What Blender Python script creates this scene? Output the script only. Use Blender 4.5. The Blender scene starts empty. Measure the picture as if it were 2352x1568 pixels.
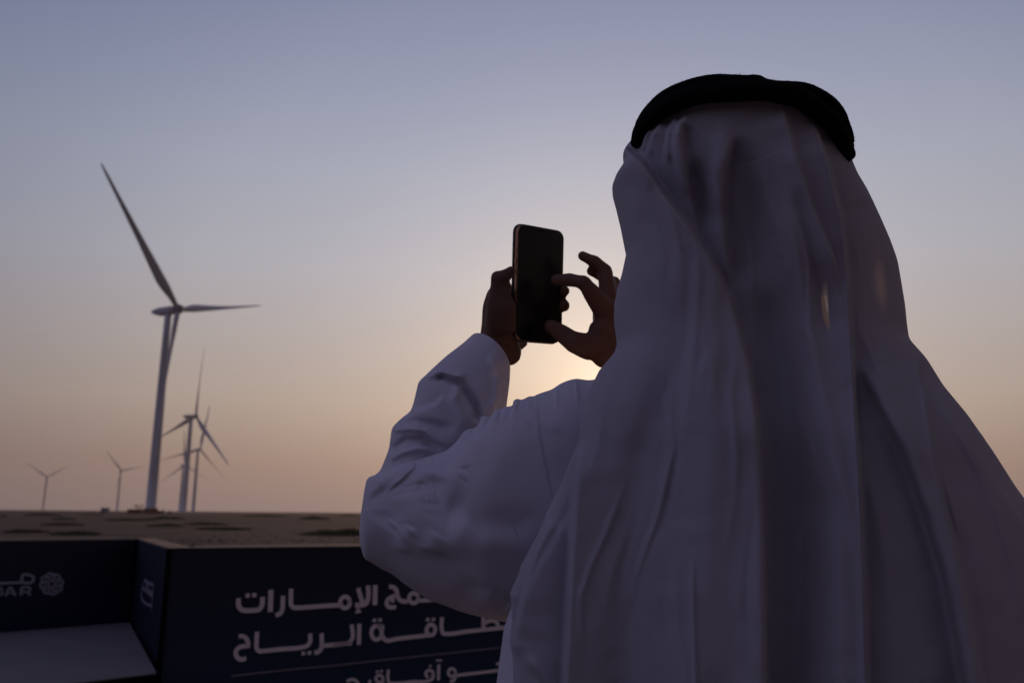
import bpy, bmesh, math, random
import numpy as np
from mathutils import Vector, Matrix, noise
random.seed(4); rng = np.random.default_rng(4)
sc = bpy.context.scene
col = sc.collection
rad = math.radians

# ------------------------------------------------------------------ camera
F = 1960.0                                   # focal length in units of a 2352 x 1568 picture
PITCH, ROLL = rad(11.4), rad(0.48)
CAM = np.array([0.0, 0.0, 1.35])
_H = np.array([1.0, 0, 0]); _W = np.array([0, math.cos(PITCH), math.sin(PITCH)]); _V = np.array([0, -math.sin(PITCH), math.cos(PITCH)])
RT = math.cos(ROLL)*_H + math.sin(ROLL)*_V
UP = -math.sin(ROLL)*_H + math.cos(ROLL)*_V
cd = bpy.data.cameras.new('camera'); cam = bpy.data.objects.new('camera', cd); col.objects.link(cam)
cam.matrix_world = Matrix(((RT[0], UP[0], -_W[0], CAM[0]), (RT[1], UP[1], -_W[1], CAM[1]), (RT[2], UP[2], -_W[2], CAM[2]), (0, 0, 0, 1)))
cd.sensor_width = 36; cd.lens = 36*F/2352; cd.clip_end = 20000; cd.clip_start = 0.05
cd.dof.use_dof = True; cd.dof.focus_distance = 0.88; cd.dof.aperture_fstop = 7.5
sc.camera = cam

def pix(px, py, d):
    """point seen at picture position (px, py), d metres along the view axis"""
    px = np.asarray(px, float); py = np.asarray(py, float); d = np.asarray(d, float)
    x = (px-1176)/F*d; y = (784-py)/F*d
    return CAM + x[..., None]*RT + y[..., None]*UP + d[..., None]*_W
def ray(px, py):
    v = (px-1176)/F*RT + (784-py)/F*UP + _W
    return v/np.linalg.norm(v)
def ray_z(px, py, z):
    v = ray(px, py); return CAM + v*((z-CAM[2])/v[2])
def ray_plane(px, py, p0, n):
    v = ray(px, py); return CAM + v*(((p0-CAM)@n)/(v@n))

# ------------------------------------------------------------------ sky, sun, exposure
SUN_EL, SUN_AZ = rad(8.3), rad(6.3)          # azimuth from +Y towards +X
SD = Vector((math.sin(SUN_AZ)*math.cos(SUN_EL), math.cos(SUN_AZ)*math.cos(SUN_EL), math.sin(SUN_EL)))
w = bpy.data.worlds.new('World'); sc.world = w; w.use_nodes = True
nt = w.node_tree; nt.nodes.clear(); N = nt.nodes.new; L = nt.links.new
out = N('ShaderNodeOutputWorld'); bg = N('ShaderNodeBackground'); L(bg.outputs[0], out.inputs[0])
tc = N('ShaderNodeTexCoord')
def vmath(op, *a):
    n = N('ShaderNodeVectorMath'); n.operation = op
    for i, v in enumerate(a):
        if isinstance(v, bpy.types.NodeSocket): L(v, n.inputs[i])
        else: n.inputs[i].default_value = v
    return n
def m_(op, *a, tree=None):
    n = N('ShaderNodeMath'); n.operation = op
    for i, v in enumerate(a):
        if isinstance(v, bpy.types.NodeSocket): L(v, n.inputs[i])
        else: n.inputs[i].default_value = v
    return n.outputs[0]
def ramp(fac, stops, interp='LINEAR'):
    r = N('ShaderNodeValToRGB'); r.color_ramp.interpolation = interp
    e = r.color_ramp.elements
    while len(e) < len(stops): e.new(0.5)
    for i, (p, c) in enumerate(stops):
        e[i].position = p; e[i].color = (*c, 1)
    L(fac, r.inputs[0]); return r.outputs[0]
dirn = vmath('NORMALIZE', tc.outputs['Generated']).outputs[0]
sep = N('ShaderNodeSeparateXYZ'); L(dirn, sep.inputs[0])
el = m_('MULTIPLY', m_('ARCSINE', sep.outputs[2]), 180/math.pi)
elf = m_('DIVIDE', m_('ADD', el, 10.0), 100.0)
gam = m_('MULTIPLY', m_('ARCCOSINE', m_('MINIMUM', vmath('DOT_PRODUCT', dirn, tuple(SD)).outputs['Value'], 0.99999)), 180/math.pi)
SKY_E = [(-10, (.10, .075, .07)), (-1, (.20, .14, .13)), (0, (.235, .165, .155)), (3, (.285, .198, .165)), (7, (.36, .290, .25)), (11, (.365, .325, .32)),
         (16, (.355, .355, .40)), (22, (.312, .335, .415)), (27, (.262, .290, .395)), (34, (.200, .224, .345)), (50, (.12, .13, .22)), (90, (.08, .085, .14))]
SKY_G = [(0, (1.15, 1.15, 1.1)), (15, (1.1, 1.1, 1.1)), (28, (1., 1., 1.)), (38, (.77, .785, .83)), (46, (.60, .62, .69)), (65, (.38, .39, .46)), (90, (.22, .20, .26)), (130, (.155, .135, .175)), (180, (.145, .125, .16))]
ce = ramp(elf, [((a+10)/100, c) for a, c in SKY_E])
cg = ramp(m_('DIVIDE', gam, 180.0), [(a/180, tuple(v/1.2 for v in c)) for a, c in SKY_G])
base = vmath('MULTIPLY', ce, cg).outputs[0]
base = vmath('SCALE', base); base.inputs[3].default_value = 1.2
L(vmath('MULTIPLY', ce, cg).outputs[0], base.inputs[0])
glow = m_('MULTIPLY', m_('EXPONENT', m_('DIVIDE', gam, -7.5)), 0.54)
glow2 = m_('MULTIPLY', m_('EXPONENT', m_('DIVIDE', gam, -2.2)), 0.24)
g1 = vmath('SCALE', (1.0, .71, .47)); L(glow, g1.inputs[3])
g2 = vmath('SCALE', (1.0, .76, .50)); L(glow2, g2.inputs[3])
tot = vmath('ADD', vmath('ADD', base.outputs[0], g1.outputs[0]).outputs[0], g2.outputs[0]).outputs[0]
# added sky lobes shaping the cloth folds: blue behind left, warm behind right
def lobe(az, elv, c, wdt):
    d = (math.sin(rad(az))*math.cos(rad(elv)), math.cos(rad(az))*math.cos(rad(elv)), math.sin(rad(elv)))
    g = m_('MULTIPLY', m_('ARCCOSINE', m_('MINIMUM', m_('MAXIMUM', vmath('DOT_PRODUCT', dirn, d).outputs['Value'], -.99999), .99999)), 180/math.pi/wdt)
    f = m_('EXPONENT', m_('MULTIPLY', m_('MULTIPLY', g, g), -1.0)); s_ = vmath('SCALE', c); L(f, s_.inputs[3]); return s_.outputs[0]
tot = vmath('ADD', tot, lobe(-118, 38, (.24, .245, .43), 34)).outputs[0]
tot = vmath('ADD', tot, lobe(112, 14, (.15, .105, .075), 28)).outputs[0]
# the physical sky underneath carries a small share
ns = N('ShaderNodeTexSky'); ns.sky_type = 'NISHITA'; ns.sun_disc = False; ns.sun_elevation = SUN_EL; ns.sun_rotation = SUN_AZ; ns.dust_density = 4.0
nsc = vmath('SCALE', ns.outputs[0]); nsc.inputs[3].default_value = 0.002
tot = vmath('ADD', tot, nsc.outputs[0]).outputs[0]
L(tot, bg.inputs[0]); bg.inputs[1].default_value = 1.0
sl = bpy.data.lights.new('sun', 'SUN'); sl.energy = 1.1; sl.angle = rad(3.0); sl.color = (1.0, .62, .34)
so = bpy.data.objects.new('sun', sl); col.objects.link(so); so.location = (0, 0, 50)
so.rotation_euler = SD.to_track_quat('Z', 'Y').to_euler()
sc.view_settings.view_transform = 'Standard'; sc.view_settings.look = 'None'; sc.view_settings.gamma = 1; sc.view_settings.exposure = 0.10
sc.render.engine = 'CYCLES'
sc.cycles.volume_bounces = 1; sc.cycles.max_bounces = 8

# ------------------------------------------------------------------ helpers
thinspots = [(tuple(pix(1884, 716, .80)), .0034, .024, .95), (tuple(pix(1889, 712, 1.04)), .0085, .034, 1.1), (tuple(pix(2022, 552, .84)), .012, .022, .22)]
def mat(name, color, rough=.8, spec=.3, metal=0, trans=0, tcol=None, bump=None, vary=None, coords='Object', sheen=0, seeth=None, cvar2=None):
    m = bpy.data.materials.new(name); m.use_nodes = True; t = m.node_tree; t.nodes.clear()
    n = t.nodes.new; l = t.links.new
    o = n('ShaderNodeOutputMaterial'); p = n('ShaderNodeBsdfPrincipled'); 
    p.inputs['Base Color'].default_value = (*color, 1); p.inputs['Roughness'].default_value = rough
    p.inputs['Metallic'].default_value = metal; p.inputs['Specular IOR Level'].default_value = spec
    if sheen: p.inputs['Sheen Weight'].default_value = sheen
    c = n('ShaderNodeTexCoord')
    if vary:
        sc_, amt, c2 = vary
        nz = n('ShaderNodeTexNoise'); nz.inputs['Scale'].default_value = sc_; nz.inputs['Detail'].default_value = 6; l(c.outputs[coords], nz.inputs['Vector'])
        r = n('ShaderNodeValToRGB'); r.color_ramp.elements[0].position = .35; r.color_ramp.elements[1].position = .68
        r.color_ramp.elements[0].color = (*color, 1); r.color_ramp.elements[1].color = (*c2, 1)
        l(nz.outputs[0], r.inputs[0]); mx = n('ShaderNodeMix'); mx.data_type = 'RGBA'; mx.inputs[0].default_value = amt
        mx.inputs[6].default_value = (*color, 1); l(r.outputs[0], mx.inputs[7]); l(mx.outputs[2], p.inputs['Base Color'])
    if bump:
        last = None
        for (bs, bd, st, kind) in bump:
            if kind == 'weave':
                mp = n('ShaderNodeMapping'); l(c.outputs[coords], mp.inputs[0]); mp.inputs['Rotation'].default_value = (0, .2, .1)
                wv = n('ShaderNodeTexWave'); wv.inputs['Scale'].default_value = bs; wv.bands_direction = 'X'; l(mp.outputs[0], wv.inputs[0])
                wz = n('ShaderNodeTexWave'); wz.inputs['Scale'].default_value = bs; wz.bands_direction = 'Z'; l(mp.outputs[0], wz.inputs[0])
                ad = n('ShaderNodeMath'); l(wv.outputs[1], ad.inputs[0]); l(wz.outputs[1], ad.inputs[1]); h = ad.outputs[0]
            else:
                nb = n('ShaderNodeTexNoise'); nb.inputs['Scale'].default_value = bs; nb.inputs['Detail'].default_value = 5; l(c.outputs[coords], nb.inputs['Vector']); h = nb.outputs[0]
            b = n('ShaderNodeBump'); b.inputs['Distance'].default_value = bd; b.inputs['Strength'].default_value = st; l(h, b.inputs['Height'])
            if last: l(last, b.inputs['Normal'])
            last = b.outputs[0]
        l(last, p.inputs['Normal'])
    surf = p.outputs[0]
    if trans:
        tr = n('ShaderNodeBsdfTranslucent'); tr.inputs[0].default_value = (*(tcol or color), 1)
        ms = n('ShaderNodeMixShader'); ms.inputs[0].default_value = trans; l(p.outputs[0], ms.inputs[1]); l(tr.outputs[0], ms.inputs[2]); surf = ms.outputs[0]
    if seeth:
        tp = n('ShaderNodeBsdfTransparent'); ms2 = n('ShaderNodeMixShader'); ssc, lo, hi, mx_ = seeth     # open spots of the weave
        mp2 = n('ShaderNodeMapping'); mp2.inputs['Scale'].default_value = (1, 1, .55); mp2.inputs['Rotation'].default_value = (0, .35, 0); l(c.outputs[coords], mp2.inputs[0])
        sn = n('ShaderNodeTexNoise'); sn.inputs['Scale'].default_value = ssc; sn.inputs['Detail'].default_value = 3; l(mp2.outputs[0], sn.inputs['Vector'])
        mr = n('ShaderNodeMapRange'); mr.inputs[1].default_value = lo; mr.inputs[2].default_value = hi; mr.inputs[4].default_value = mx_; l(sn.outputs[0], mr.inputs[0])
        tot_m = None                      # only where the cloth is stretched thin
        for cen_, sx_, sz_, st_ in thinspots:
            su = n('ShaderNodeVectorMath'); su.operation = 'SUBTRACT'; l(c.outputs[coords], su.inputs[0]); su.inputs[1].default_value = cen_
            mu = n('ShaderNodeVectorMath'); mu.operation = 'MULTIPLY'; l(su.outputs[0], mu.inputs[0]); mu.inputs[1].default_value = (1/sx_, 1/.05, 1/sz_)
            le = n('ShaderNodeVectorMath'); le.operation = 'LENGTH'; l(mu.outputs[0], le.inputs[0])
            m3 = n('ShaderNodeMapRange'); m3.interpolation_type = 'SMOOTHSTEP'; m3.inputs[1].default_value = 1.25; m3.inputs[2].default_value = .55; m3.inputs[3].default_value = 0; m3.inputs[4].default_value = st_
            l(le.outputs['Value'], m3.inputs[0]); v_ = m3.outputs[0]
            if tot_m: a_ = n('ShaderNodeMath'); a_.operation = 'MAXIMUM'; l(tot_m, a_.inputs[0]); l(v_, a_.inputs[1]); v_ = a_.outputs[0]
            tot_m = v_
        fm = n('ShaderNodeMath'); fm.operation = 'MULTIPLY'; l(tot_m, fm.inputs[0]); l(mr.outputs[0], fm.inputs[1]); l(fm.outputs[0], ms2.inputs[0])
        l(surf, ms2.inputs[1]); l(tp.outputs[0], ms2.inputs[2]); surf = ms2.outputs[0]
    l(surf, o.inputs[0]); return m

def link_mesh(name, me, m=None, parent=None, smooth=True):
    o = bpy.data.objects.new(name, me); col.objects.link(o)
    if m: me.materials.append(m)
    if smooth: me.polygons.foreach_set('use_smooth', [True]*len(me.polygons))
    if parent: o.parent = parent
    return o
def np_mesh(name, V, Fc):
    me = bpy.data.meshes.new(name); me.from_pydata([tuple(v) for v in V], [], [tuple(int(i) for i in f) for f in Fc]); me.update(); return me
def grid_faces(n, m, wrap=True, mask=None):
    f = []
    for i in range(n-1):
        for j in range(m if wrap else m-1):
            if mask is not None and mask[i, j]: continue
            k = (j+1) % m
            f.append((i*m+j, i*m+k, (i+1)*m+k, (i+1)*m+j))
    return f
def tag(o, label, cat, group=None, kind=None):
    if label: o['label'] = label
    if cat: o['category'] = cat
    if group: o['group'] = group
    if kind: o['kind'] = kind
    return o
def empty(name, loc=(0, 0, 0), rz=0):
    e = bpy.data.objects.new(name, None); col.objects.link(e); e.location = loc; e.rotation_euler = (0, 0, rz); e.empty_display_size = .2; return e
def crom(P, n):
    """Catmull-Rom resample by arc length"""
    P = np.array(P, float); d = np.r_[0, np.cumsum(np.linalg.norm(np.diff(P[:, :2], axis=0), axis=1))]
    Q = np.vstack([2*P[0]-P[1], P, 2*P[-1]-P[-2]]); t = np.linspace(0, d[-1], n); o = np.zeros((n, P.shape[1]))
    for k, tt in enumerate(t):
        i = min(max(np.searchsorted(d, tt, side='right')-1, 0), len(P)-2); u = (tt-d[i])/max(d[i+1]-d[i], 1e-9)
        a, b, c, e = Q[i], Q[i+1], Q[i+2], Q[i+3]
        h = max(d[i+1]-d[i], 1e-9); hp = max(d[i]-d[i-1], 1e-9) if i > 0 else h; hn = max(d[i+2]-d[i+1], 1e-9) if i+2 < len(d) else h
        m1 = ((c-b)/h*hp + (b-a)/hp*h)/(hp+h)*h; m2 = ((e-c)/hn*h + (c-b)/h*hn)/(h+hn)*h
        o[k] = (2*u**3-3*u*u+1)*b + (u**3-2*u*u+u)*m1 + (-2*u**3+3*u*u)*c + (u**3-u*u)*m2
    return o
def box_bm(bm, c, s, M=None):
    r = bmesh.ops.create_cube(bm, size=1)['verts']
    for v in r:
        v.co = Vector((v.co.x*s[0]+c[0], v.co.y*s[1]+c[1], v.co.z*s[2]+c[2]))
        if M: v.co = M @ v.co
    return r
def bm_obj(name, bm, m, parent=None, smooth=False, bevel=0):
    if bevel: bmesh.ops.bevel(bm, geom=bm.edges[:], offset=bevel, segments=2, affect='EDGES', profile=.5)
    bmesh.ops.recalc_face_normals(bm, faces=bm.faces)
    me = bpy.data.meshes.new(name); bm.to_mesh(me); bm.free()
    return link_mesh(name, me, m, parent, smooth)

# ------------------------------------------------------------------ materials
M_cloth = mat('white_headscarf_voile', (.67, .635, .70), rough=.95, spec=.05, trans=.29, tcol=(.62, .53, .52), bump=[(900, .0004, .6, 'weave'), (55, .002, .4, 'n'), (350, .0006, .5, 'n')], sheen=.15, seeth=(1100, .34, .60, .85))
M_robe = mat('white_robe_cotton', (.70, .67, .74), rough=.92, spec=.08, trans=.10, tcol=(.5, .38, .28), bump=[(1200, .0003, .4, 'weave'), (40, .003, .35, 'n')], sheen=.1)
M_skin = mat('brown_skin', (.15, .074, .05), rough=.6, spec=.2, bump=[(300, .0006, .5, 'n')])
M_black = mat('black_wool', (.010, .010, .011), rough=.95, spec=.04, bump=[(420, .002, 1.0, 'n')])
M_tower = mat('turbine_white', (.50, .51, .55), rough=.8, spec=.1, vary=(.05, .4, (.42, .43, .46)))
M_dark = mat('turbine_grey', (.22, .22, .25), rough=.5)
M_sand = mat('sand', (.135, .102, .082), rough=.95, spec=.02, vary=(.09, 1, (.085, .068, .058)), bump=[(.5, .15, .6, 'n'), (4, .03, .6, 'n')])
M_shrub = mat('shrub_green', (.070, .090, .028), rough=.9, spec=.05, vary=(1.5, .8, (.095, .085, .036)))
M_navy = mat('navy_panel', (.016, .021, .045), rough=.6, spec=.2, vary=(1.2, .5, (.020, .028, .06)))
t_ = M_navy.node_tree; p_ = [q for q in t_.nodes if q.type == 'BSDF_PRINCIPLED'][0]      # gradient by height, black at the top to navy
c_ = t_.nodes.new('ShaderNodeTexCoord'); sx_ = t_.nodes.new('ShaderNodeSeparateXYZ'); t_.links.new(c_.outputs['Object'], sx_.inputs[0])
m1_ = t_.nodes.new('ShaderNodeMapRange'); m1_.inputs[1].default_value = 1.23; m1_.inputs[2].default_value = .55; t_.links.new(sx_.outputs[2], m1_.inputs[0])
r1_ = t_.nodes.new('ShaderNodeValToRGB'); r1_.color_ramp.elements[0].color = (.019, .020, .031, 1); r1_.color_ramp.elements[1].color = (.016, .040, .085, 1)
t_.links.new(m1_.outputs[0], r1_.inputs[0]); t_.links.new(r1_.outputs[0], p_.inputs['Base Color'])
M_text = mat('printed_white', (.80, .70, .69), rough=.7, spec=.2)
M_dimtext = mat('printed_pale_blue', (.36, .35, .40), rough=.7, spec=.2)
M_line = mat('printed_rule', (.20, .18, .21), rough=.7, spec=.2)
M_cap = mat('tan_cap', (.26, .19, .14), rough=.85, spec=.1, vary=(6, .6, (.19, .14, .10)))
M_trim = mat('black_trim', (.006, .006, .007), rough=.95, spec=.03)
M_counter = mat('grey_counter', (.20, .185, .19), rough=.8, spec=.06, vary=(5, .6, (.165, .155, .16)))
M_glass = mat('screen_glass', (.004, .004, .006), rough=.3, spec=.3)
M_gold = mat('copper_frame', (.45, .26, .15), rough=.4, metal=1)
M_case = mat('clear_case', (.05, .04, .035), rough=.25, spec=.6)
M_rust = mat('rust_red', (.16, .045, .028), rough=.9, vary=(.6, .7, (.06, .028, .02)))
M_cabin = mat('cabin_grey', (.10, .12, .15), rough=.8)
M_bark = mat('bark', (.06, .045, .035), rough=.95)

# ------------------------------------------------------------------ ground
nr, na = 190, 288
R = np.r_[0.0, np.geomspace(.6, 4400, nr-1)]; A = np.linspace(0, 2*math.pi, na, endpoint=False)
V = []
for r in R:
    for a in A:
        x, y = r*math.cos(a), r*math.sin(a)
        amp = min(1, max(0, (r-7)/30)); z = 0
        if amp > 0:
            z = amp*(.10*noise.noise(Vector((x*.12, y*.12, 0))) + .25*noise.noise(Vector((x*.015, y*.03, 3))))
            if r > 250: z += .5*min(1, (r-250)/400)*(noise.noise(Vector((x*.006, y*.006, 8))))
        V.append((x, y, z))
def gz(x, y):
    r = math.hypot(x, y); amp = min(1, max(0, (r-7)/30)); z = amp*(.10*noise.noise(Vector((x*.12, y*.12, 0))) + .25*noise.noise(Vector((x*.015, y*.03, 3))))
    if r > 250: z += .5*min(1, (r-250)/400)*(noise.noise(Vector((x*.006, y*.006, 8))))
    return z
g = link_mesh('ground', np_mesh('ground', V, grid_faces(nr, na)), M_sand); tag(g, 'flat brown desert sand reaching to the horizon', 'ground', kind='structure')

# pebbles and grit lying on the sand
pb = bmesh.new()
for k in range(900):
    px = random.uniform(-100, 1500); py = random.uniform(1222, 1250); p = ray_z(px, py, 0)
    if abs(p[1]) > 60 or p[1] < 20: continue
    s = random.uniform(.015, .06)
    m = Matrix.Translation((p[0], p[1]+random.uniform(-3, 3), gz(p[0], p[1])+s*.2)) @ Matrix.Diagonal((s*1.5, s, s*.6, 1))
    bmesh.ops.create_icosphere(pb, subdivisions=1, radius=1, matrix=m)
o = bm_obj('pebbles', pb, mat('stone', (.10, .085, .08), rough=.95)); tag(o, 'scattered grey stones on the sand beyond the navy wall', 'stones', kind='stuff')

# ------------------------------------------------------------------ low desert shrubs (each a mat of leaves and twigs)
shrubs = [(115, 228, 125, 15), (445, 230, 140, 20), (360, 188, 130, 9), (385, 152, 60, 6), (235, 125, 110, 10), (800, 155, 150, 8), (1060, 142, 110, 12), (1050, 195, 110, 10),
          (1310, 180, 130, 12), (1420, 213, 190, 11), (1700, 130, 150, 8), (2030, 143, 90, 13), (2200, 230, 260, 32), (2260, 130, 80, 6), (580, 122, 70, 4), (5, 133, 25, 7)]
slabels = ['low dark shrub mat at the left edge of the frame just above the wall', 'thick dark green shrub mat right of the leftmost mat, above the wall', 'thin long shrub mat directly above the thick one on the left',
 'small faint shrub strip above the long mat on the left', 'dark reddish shrub strip near the horizon below the leftmost turbine', 'long thin shrub streak left of and below the nearest tower foot',
 'dark green shrub just below the rust red foundation', 'short shrub strip between the nearest tower and the wall corner', 'bright green shrub below the second nearest turbine tower',
 'long low green shrub tapering to the right, lowest of the middle ones', 'flat shrub strip on the horizon midway between turbines and the man', 'rounded dark shrub near the horizon left of the elbow',
 'largest and nearest green shrub, partly behind the man\'s elbow', 'thin shrub line on the horizon touching the elbow', 'thin brown shrub line left of the small cabin', 'small shrub clump cut by the left frame edge near the horizon']
for (cx, cy, hw, hh), lab in zip(shrubs, slabels):
    px, pyb = cx*.354, 1136.9+(cy+hh)*.354
    ptop = 1136.9+(cy-hh)*.354
    hy = 1180-.0084*(1176-px)
    p = ray_z(px, max(pyb, hy+2.2), 0); dist = p[1]; wid = hw*.354/F*dist*1.0; hgt = max(.12, (pyb-ptop)/F*dist*.62)
    dep = wid*random.uniform(.7, 1.1)
    e = empty('low_shrub', (p[0], p[1]+dep*.6, gz(p[0], p[1]+dep*.6)-.02)); tag(e, lab, 'shrub', 'low green shrubs on the sand')
    lv, lf = [], []; n = 2600 if wid > 1.5 else 1300
    for i in range(n):
        a = random.uniform(0, 2*math.pi); rr = math.sqrt(random.random())
        edge = 1+.35*noise.noise(Vector((math.cos(a)*1.3+cx, math.sin(a)*1.3, cy)))
        x, y = math.cos(a)*rr*wid*edge, math.sin(a)*rr*dep*edge
        top = hgt*(1-rr**2.2)*(.75+.7*noise.noise(Vector((x*1.1+cx, y*1.1, 0)))); z = max(.02, top)*random.random()**.45
        s = random.uniform(.5, 1.2)*max(.045, min(.22, dist/600)); q = rng.normal(size=(2, 3)); u = q[0]/np.linalg.norm(q[0])*s; v = q[1]/np.linalg.norm(q[1])*s*.6
        c = np.array([x, y, z+.02]); b = len(lv); lv += [c-u, c-v*.9, c+u, c+v*.9]; lf.append((b, b+1, b+2, b+3))
    link_mesh('foliage', np_mesh('foliage', lv, lf), M_shrub, e, False)
    tb = bmesh.new()
    for i in range(14):
        a = random.uniform(0, 6.28); L_ = random.uniform(.3, .85)
        d = Vector((math.cos(a)*wid*L_, math.sin(a)*dep*L_, hgt*.5)); 
        mm = d.to_track_quat('Z', 'Y').to_matrix().to_4x4(); mm.translation = d/2
        bmesh.ops.create_cone(tb, segments=5, radius1=.02, radius2=.006, depth=d.length, matrix=mm, cap_ends=True)
    bm_obj('stems', tb, M_bark, e)

# ------------------------------------------------------------------ wind turbines
def lathe(prof, seg=40):
    V, Fc = [], []
    for r, z in prof:
        for k in range(seg):
            a = 2*math.pi*k/seg; V.append((r*math.cos(a), r*math.sin(a), z))
    Fc = grid_faces(len(prof), seg); Fc += [tuple(range(seg))[::-1], tuple((len(prof)-1)*seg+i for i in range(seg))]
    return V, Fc
tower_me = np_mesh('tower', *lathe([(2.6, -.5), (2.6, .3), (2.4, .35), (2.32, 20), (2.28, 22), (2.1, 45), (1.92, 65), (1.72, 85), (1.6, 97.6)], 48)); tower_me.materials.append(M_tower)
nm = bmesh.new()
secs = [(-4.2, 1.4, 1.4, 0), (-3.6, 1.8, 1.8, 0), (-1, 2.0, 2.1, .1), (3, 2.0, 2.15, .15), (6, 1.95, 1.9, .35), (8.2, 1.8, 1.4, .65), (9.6, 1.4, .95, .9)]
rows = []
for y, hw_, hh_, zc in secs:
    row = []
    for k in range(24):
        a = 2*math.pi*k/24; ca, sa = math.cos(a), math.sin(a)
        x = hw_*math.copysign(abs(ca)**.55, ca); z = zc+hh_*math.copysign(abs(sa)**.6, sa); row.append(nm.verts.new((x, y, z)))
    rows.append(row)
for a, b in zip(rows, rows[1:]):
    for k in range(24): nm.faces.new((a[k], a[(k+1) % 24], b[(k+1) % 24], b[k]))
nm.faces.new(rows[0][::-1]); nm.faces.new(rows[-1])
box_bm(nm, (0, 6.2, 2.4), (.9, .5, .9)); box_bm(nm, (.5, 7.6, 2.6), (.08, .08, 1.6)); box_bm(nm, (-.5, 7.6, 2.4), (.08, .08, 1.2))
bmesh.ops.recalc_face_normals(nm, faces=nm.faces); nac_me = bpy.data.meshes.new('nacelle'); nm.to_mesh(nac_me); nm.free(); nac_me.materials.append(M_tower)
nac_me.polygons.foreach_set('use_smooth', [True]*len(nac_me.polygons))
hub_me = np_mesh('hub', *lathe([(.02, -3.2), (.9, -2.9), (1.7, -2.2), (2.3, -1.1), (2.5, 0), (2.35, 1.3), (1.9, 2.1)], 32)); hub_me.materials.append(M_dark)
BL = 78.0
bv = []; nb, ms = 60, 20
for i in range(nb):
    f = i/(nb-1); r = 1.5+(BL-1.5)*f
    c = np.interp(f, [0, .03, .08, .14, .2, .3, .5, .75, .93, .985, 1], [2.5, 2.5, 3.1, 4.4, 5.0, 4.4, 3.0, 1.9, 1.2, .7, .2])
    th = np.interp(f, [0, .03, .1, .2, .5, 1], [1.0, 1.0, .62, .36, .24, .16]); off = np.interp(f, [0, .03, .2, 1], [0, 0, .15, .10])
    tw = rad(np.interp(f, [0, .2, .6, 1], [18, 14, 3, -1])); pre = 2.2*f*f
    for k in range(ms):
        a = 2*math.pi*k/ms; x = c*(math.cos(a)*.5+off); y = c*th*.5*math.sin(a)*(1 if th > .9 else (1-.45*math.cos(a)))
        bv.append((x*math.cos(tw)-y*math.sin(tw), x*math.sin(tw)+y*math.cos(tw)+pre, r))
bf = grid_faces(nb, ms)+[tuple(range(ms))[::-1], tuple((nb-1)*ms+i for i in range(ms))]
blade_me = np_mesh('blade', bv, bf); blade_me.materials.append(M_tower)
for me in (tower_me, hub_me, blade_me): me.polygons.foreach_set('use_smooth', [True]*len(me.polygons))
turb = [(-166.2, 413.14, 1.2984, -.7615, 78.13, .1173, 99.57, 'largest and nearest white wind turbine on a rust red foundation, one blade raised high left'),
        (-340.0, 918.1, 2.4911, -.2503, 75.49, .1476, 101.18, 'second nearest wind turbine, one blade pointing straight up, right of the largest tower'),
        (-506.98, 1399.7, .9961, .2504, 77.41, .1095, 100.2, 'slim wind turbine rightmost of all, behind the second nearest one'),
        (-697.8, 1844.1, 1.0011, -.0468, 74.83, .0883, 98.18, 'faint wind turbine almost hidden behind the second nearest tower'),
        (-1017.9, 2257.2, .9161, -2.8171, 66, .12, 103.7, 'distant hazy wind turbine left of the largest tower, one blade hanging down'),
        (-1435.5, 2677, .9806, 1.0559, 82.03, .03, 101.36, 'farthest and leftmost wind turbine, a small pale Y shape')]
FEATHER = rad(50)
for x, y, yaw, phi, Lb, tilt, hz, lab in turb:
    hub = Vector((x, y, hz)); axh = Vector((math.sin(yaw), -math.cos(yaw), 0))
    base = hub-axh*5.5; base.z = gz(base.x, base.y)
    e = empty('wind_turbine', base, yaw); tag(e, lab, 'wind turbine', 'wind turbines on the horizon')
    t = bpy.data.objects.new('tower', tower_me); col.objects.link(t); t.parent = e; t.scale = (1 if Lb == 78.13 else 1.2, 1 if Lb == 78.13 else 1.2, (hz-base.z)/100)
    ax = Vector((0, -math.cos(tilt), math.sin(tilt))); side = Vector((1, 0, 0)); upv = ax.cross(side)
    hl = Vector((0, -5.5, hz-base.z))
    M0 = Matrix((side, -ax, upv)).transposed().to_4x4(); 
    n_ = bpy.data.objects.new('nacelle', nac_me); col.objects.link(n_); n_.parent = e; Mn = M0.copy(); Mn.translation = hl-ax*3.8-ax*1.0; n_.matrix_local = Mn
    h_ = bpy.data.objects.new('hub', hub_me); col.objects.link(h_); h_.parent = e
    Mh = Matrix((side, upv, -ax)).transposed().to_4x4(); Mh.translation = hl; h_.matrix_local = Mh
    for k in range(3):
        a = phi+k*2*math.pi/3; dz = upv*math.cos(a)+side*math.sin(a); tg = side*math.cos(a)-upv*math.sin(a)
        # chord turns towards the wind: feathered blades
        cx_ = -(tg*math.cos(FEATHER)+ax*math.sin(FEATHER)); cy_ = dz.cross(cx_)
        Mb = Matrix((cx_, cy_, dz)).transposed().to_4x4() @ Matrix.Diagonal((1, 1, Lb/BL, 1)); Mb.translation = hl
        b_ = bpy.data.objects.new('blade', blade_me); col.objects.link(b_); b_.parent = e; b_.matrix_local = Mb
    if Lb == 78.13:
        V, Fc = lathe([(5.2, -.5), (5.2, 1.3), (4.9, 1.45), (3.4, 1.5), (3.4, 2.4), (3.2, 2.6), (2.5, 2.62)], 48)
        link_mesh('foundation', np_mesh('foundation', V, Fc), M_rust, e, False)

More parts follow.
